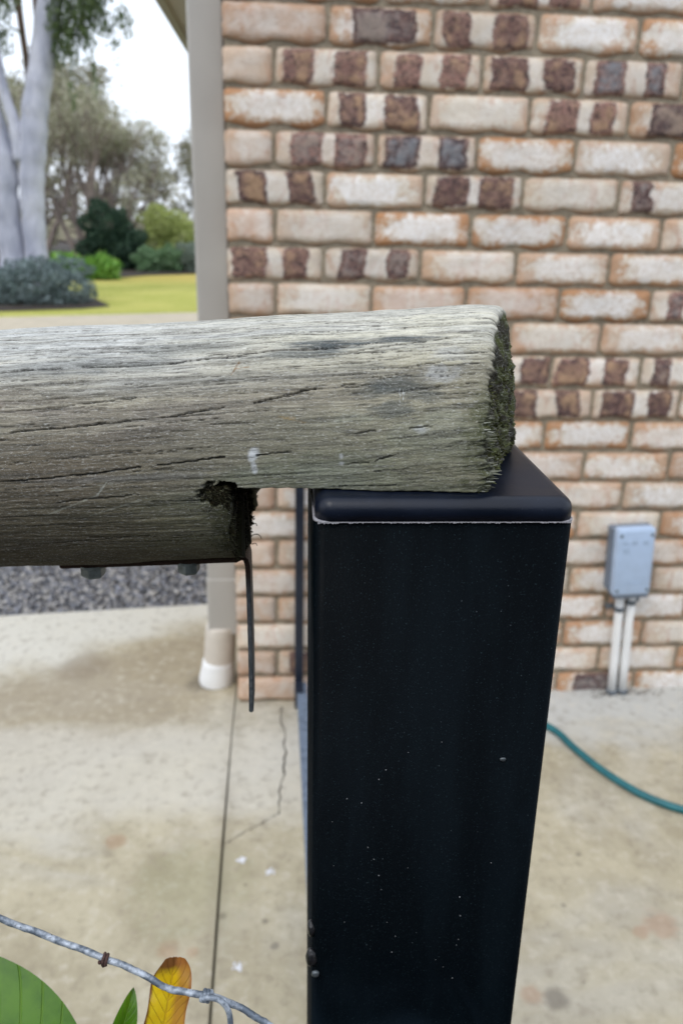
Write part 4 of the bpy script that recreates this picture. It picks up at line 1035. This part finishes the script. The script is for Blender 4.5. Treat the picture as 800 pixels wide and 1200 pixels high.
MF = {'dark': mat_island('dark_foliage', [(.016, .042, .026), (.032, .070, .042), (.06, .11, .06)], .7, .3, .15),
      'mid': mat_island('mid_green_foliage', [(.08, .16, .07), (.15, .26, .12), (.25, .36, .22)], .7, .3, .2),
      'bright': mat_island('bright_foliage', [(.10, .24, .035), (.18, .38, .06), (.28, .46, .10)], .6, .3, .25),
      'lime': mat_island('lime_foliage', [(.28, .34, .10), (.42, .48, .16), (.54, .58, .24)], .7, .3, .25),
      'blue': mat_island('blue_green_foliage', [(.06, .10, .085), (.12, .17, .16), (.30, .37, .38), (.035, .055, .045)], .6, .4, .15),
      'grey': mat_island('grey_green_foliage', [(.12, .16, .12), (.19, .24, .19), (.30, .35, .30)], .7, .3, .2),
      'twig': mat_island('twiggy_foliage', [(.34, .34, .22), (.48, .45, .34), (.62, .59, .50), (.30, .33, .18), (.42, .41, .33)], .8, .2, .35),
      'olive': mat_island('olive_foliage', [(.20, .21, .12), (.29, .28, .19), (.38, .35, .27)], .8, .2, .3),
      'gum': mat_island('gum_foliage', [(.06, .10, .035), (.10, .15, .055), (.16, .20, .09)], .6, .35, .25)}
MTRUNK = simple('brown_bark', (.24, .195, .17), .9, .3, 6, bump=.02)
GZ = -.125
def bush(name, label, cat, clusters, n, size, key, seed, loc, aspect=.5, droop=0, shell=.35, stems=5):
    root = tag(empty(name, loc), label, cat)
    leafcloud('foliage', clusters, n, size, MF[key], seed, root, aspect, droop, shell)
    g = random.Random(seed); parts = []
    for i in range(stems):
        c = g.choice(clusters); p0 = (loc[0]+g.uniform(-.1, .1), loc[1]+g.uniform(-.1, .1), loc[2]-.03); p1 = (c[0]+g.uniform(-.4, .4)*c[3], c[1], c[2]+c[5]*.4)
        parts.append(tube_geo([p0, ((p0[0]*.6+p1[0]*.4), p0[1], (p0[2]+p1[2])/2), p1], [.03, .02, .008], 5))
    V, F = join(parts); under(mesh_obj('stem', V, F, MTRUNK, None, True), root)
    return root
def branches(base, dirv, L, r, depth, g, parts, tips, spread=.55, up=.12, shrink=.74):
    p = Vector(base); d = Vector(dirv).normalized(); pts = [p.copy()]; n = 4
    for i in range(n):
        d = (d+Vector((g.uniform(-1, 1), g.uniform(-1, 1), g.uniform(-.6, 1)))*.16+Vector((0, 0, up*.3))).normalized(); p = p+d*L/n; pts.append(p.copy())
    parts.append(tube_geo(pts, list(np.linspace(r, r*.62, n+1)), 5 if depth < 3 else 7, False))
    if depth == 0: tips.append(tuple(p)); return
    for k in range(3 if depth > 1 else 2):
        nd = (d+Vector((g.uniform(-1, 1), g.uniform(-1, 1), g.uniform(-.5, .9)))*spread+Vector((0, 0, up))).normalized()
        branches(pts[g.choice((2, 3, 4))] if k else pts[-1], nd, L*shrink*g.uniform(.8, 1.15), r*.58, depth-1, g, parts, tips, spread, up, shrink)
def tree(name, label, loc, stems, L, r, depth, key, nl, size, seed, rad=.45, mat=None, cat='tree', shrink=.74, up=.12, group=None, aspect=.5):
    root = tag(empty(name, loc), label, cat, group); g = random.Random(seed); parts = []; tips = []
    for sx, sy, sz, ox in stems: branches((loc[0]+ox, loc[1], loc[2]-.05), (sx, sy, sz), L*g.uniform(.85, 1.1), r, depth, g, parts, tips, .6, up, shrink)
    V, F = join(parts); under(mesh_obj('trunk', V, F, mat or MTRUNK, None, True), root)
    cl = [(x, y, z, rad, rad, rad*.7) for x, y, z in tips]
    leafcloud('crown', cl, nl, size, MF[key], seed+1, root, aspect, 0, .05)
    return root
# white gum with two trunks
gum = tag(empty('gum_tree', (-4.35, 13, GZ)), 'tall pale gum tree with forking smooth white trunks rising behind the blue green bush', 'tree')
def gumlimb(pts, rad, name='trunk'):
    P = smooth_path(pts, 8); R = np.interp(np.linspace(0, 1, len(P)), np.linspace(0, 1, len(rad)), rad)
    g_ = random.Random(len(pts)*7+int(pts[0][0]*-10)); V, F = tube_geo(P, [q*(1+.04*math.sin(i*1.3)) for i, q in enumerate(R)], 18, True)
    return under(mesh_obj(name, V, F, MBARK, None, True), gum)
gumlimb([(-4.34, 13, GZ-.05), (-4.22, 13, .25), (-4.20, 13, 1.0), (-4.16, 13, 1.7), (-4.08, 13, 2.3), (-3.98, 13, 2.9), (-3.82, 13, 3.5), (-3.62, 13, 4.3), (-3.40, 13.1, 5.2), (-3.3, 13.2, 6.4)], [.26, .185, .190, .205, .22, .21, .20, .20, .18, .12])
gumlimb([(-4.62, 13.05, GZ-.05), (-4.62, 13.05, .5), (-4.66, 13.05, 1.4), (-4.62, 13.05, 2.0), (-4.75, 13.1, 2.8), (-5.0, 13.1, 4.2), (-5.4, 13.2, 5.8)], [.30, .22, .235, .23, .19, .16, .10])
gumlimb([(-4.30, 12.95, 2.05), (-4.33, 12.95, 2.6), (-4.45, 12.95, 3.1), (-4.52, 12.95, 3.8), (-4.50, 13, 4.6), (-4.4, 13.1, 5.8)], [.11, .10, .085, .08, .07, .05], 'limb')
MREDB = simple('brown_limb_bark', (.13, .085, .06), .9, .3, 5, bump=.02)
V, F = tube_geo(smooth_path([(-4.28, 13.6, 2.9), (-4.22, 13.6, 3.5), (-4.25, 13.6, 4.2), (-4.3, 13.6, 5.5)], 5), [.055]*16, 8); under(mesh_obj('limb', V, F, MREDB, None, True), gum)
V, F = tube_geo(smooth_path([(-4.05, 13.7, 3.3), (-4.02, 13.7, 4.0), (-4.0, 13.7, 5.5)], 5), [.05]*11, 8); under(mesh_obj('limb', V, F, MREDB, None, True), gum)
gc = []
gg = random.Random(77)
for i in range(46): gc.append((gg.uniform(-6.5, -2.2), gg.uniform(11.8, 14.5), gg.uniform(5.0, 8.5), .55, .55, .38))
leafcloud('crown', gc, 9000, .13, MF['gum'], 70, gum, .25, .8, .1)
hang = [(-3.45, 12.9, 4.55, .30, .3, .45), (-3.20, 12.9, 4.25, .22, .3, .50), (-3.05, 12.9, 3.85, .13, .2, .45), (-3.30, 12.9, 3.75, .14, .2, .40), (-2.98, 12.9, 3.40, .07, .1, .38), (-2.93, 12.9, 4.40, .22, .3, .28),
        (-2.72, 12.9, 4.05, .18, .2, .32), (-2.62, 12.9, 3.75, .09, .1, .28), (-2.45, 12.9, 4.15, .16, .2, .30), (-2.85, 12.9, 4.55, .30, .3, .28), (-3.40, 12.9, 4.0, .30, .3, .5), (-3.0, 12.9, 4.2, .3, .3, .4), (-3.55, 12.9, 4.15, .18, .2, .40), (-3.50, 12.9, 3.65, .12, .2, .35), (-2.95, 12.9, 3.1, .035, .05, .22), (-3.35, 12.9, 3.05, .07, .1, .25), (-3.15, 12.9, 4.7, .35, .3, .3), (-4.3, 12.7, 4.4, .35, .3, .35), (-4.6, 13.4, 4.0, .3, .3, .4)]
leafcloud('hanging_leaves', hang, 4600, .105, MF['gum'], 71, gum, .28, 1.6, .0)
# garden planting
bush('blue_green_bush', 'low mounded blue green bush round the foot of the white gum tree', 'bush',
     [(-4.6, 11.8, .10, .75, .7, .34), (-3.9, 11.6, .14, .60, .7, .36), (-3.35, 11.7, .10, .42, .5, .30), (-4.1, 12.1, .35, .5, .5, .22), (-3.5, 12.3, .38, .4, .4, .22), (-5.5, 11.8, .15, .7, .7, .35)], 15000, .065, 'blue', 31, (-4.1, 11.8, GZ), .45, -.8, .5)
far_sheet('mulch_patch', [(-7, 10.6), (-4.2, 10.25), (-3.0, 10.85), (-2.65, 11.3), (-3.2, 12.6), (-4.0, 13.8), (-7, 14)], -.109, MSOIL)
bush('strappy_clump', 'bright green strappy leaved clump at the lawn edge right of the gum tree', 'bush',
     [(-4.5, 17.0, .05, .42, .4, .30), (-4.0, 17.0, .08, .42, .4, .26), (-4.9, 17.2, .12, .35, .3, .28)], 3800, .24, 'bright', 32, (-4.3, 17, GZ), .18, -1.6, .3)
bush('dark_shrub', 'large dark rounded shrub behind the lawn in the shade of the twiggy tree', 'bush',
     [(-4.55, 20.6, .85, .62, .6, .72), (-4.15, 20.6, .45, .62, .6, .60), (-4.85, 20.8, .35, .55, .5, .55), (-4.45, 20.6, .0, .7, .6, .35)], 15000, .085, 'dark', 33, (-4.4, 20.6, GZ), .55, 0, .55)
bush('lime_shrub', 'pale lime green rounded shrub right of the large dark shrub', 'bush',
     [(-3.25, 21.5, 1.05, .60, .5, .48), (-2.75, 21.5, .75, .55, .5, .50), (-3.5, 21.5, .45, .40, .5, .45), (-3.0, 21.3, .1, .7, .5, .4)], 9500, .085, 'lime', 34, (-3.1, 21.5, GZ), .5, 0, .4)
bush('grey_shrub', 'low silvery green shrub at the lawn edge in front of the lime green shrub', 'bush',
     [(-2.45, 20.2, .22, .45, .4, .36), (-2.05, 20.3, .30, .5, .4, .42)], 5500, .07, 'grey', 35, (-2.3, 20.2, GZ), .5, 0, .4)
bush('small_green_shrub', 'small mid green shrub tucked between the dark shrub and the silvery shrub', 'bush',
     [(-3.35, 19.9, .12, .45, .35, .36), (-2.9, 19.9, .20, .35, .3, .34)], 5200, .075, 'mid', 36, (-3.2, 19.9, GZ), .5, 0, .4)
tree('twiggy_tree', 'half bare grey brown twiggy tree with many stems behind the dark shrub', (-5.35, 21.6, GZ), [(-.45, 0, 1, -.1), (-.12, .1, 1, .0), (.12, -.1, 1, .12), (.35, .1, 1, .22), (.7, 0, .9, .3), (.1, .3, 1, .05)], 1.45, .085, 4, 'twig', 12500, .085, 51, .36, cat='tree', up=.06)
tree('twiggy_tree', 'lower grey brown bare tree farther right against the sky behind the lime shrub', (-2.9, 24.5, GZ), [(-.35, 0, 1, -.1), (.15, .1, 1, .1), (.5, 0, 1, .2)], 1.15, .06, 4, 'olive', 8500, .09, 52, .34, up=.04)
tree('leafy_tree', 'olive green tree behind the lower white trunk of the gum', (-7.4, 24.0, GZ), [(-.3, 0, 1, -.1), (.15, .1, 1, .1), (.5, 0, 1, .2)], 2.0, .10, 4, 'olive', 12000, .11, 53, .42, up=.10)
tree('twiggy_tree', 'thin bare tree filling the gap between the gum and the large twiggy tree', (-6.2, 26.5, GZ), [(-.4, 0, 1, -.1), (.1, .1, 1, .1), (.45, 0, 1, .2)], 1.6, .08, 4, 'twig', 11000, .10, 54, .40, up=.10)
for i, (x, y, s_) in enumerate(((-12, 27, 1.3), (-9.5, 30, 1.4), (1.5, 28, 1.2), (5, 30, 1.5))):
    tree('leafy_tree', ['broad olive tree far left beyond the frame edge', 'olive tree far behind the gum tree', 'olive tree behind the house', 'tall olive tree behind the house roof'][i], (x, y, GZ), [(-.3, 0, 1, -.1), (.3, .1, 1, .1)], 1.5*s_, .1, 3, 'olive', 4500, .2, 60+i, .8)
# hedge at the back that closes the view under the trees
hb = random.Random(9); cl = [(-16+i*.9, 29+hb.uniform(-.5, .5), hb.uniform(.4, 1.9), .9, .6, .85) for i in range(32)]
bush('far_hedge', 'dull green hedge across the back of the garden under the trees', 'hedge', cl, 24000, .16, 'twig', 37, (-5, 29, GZ), .55, 0, .45, stems=20)

# unseen hedge blocks added behind the camera to keep the post's reflection dark
for i_ in range(3):
    x_ = -2.6+i_*2.4
    bush('blocker_hedge', ['added reflection blocker hedge behind the camera, left end', 'added reflection blocker hedge behind the camera, middle length', 'added reflection blocker hedge behind the camera, right end'][i_], 'hedge',
         [(x_+dx_, -4.9, z_, .75, .6, .6) for dx_ in (-.8, 0, .8) for z_ in (.3, 1.1, 1.9)], 5000, .16, 'dark', 80+i_, (x_, -4.9, GZ), .55, 0, .5)
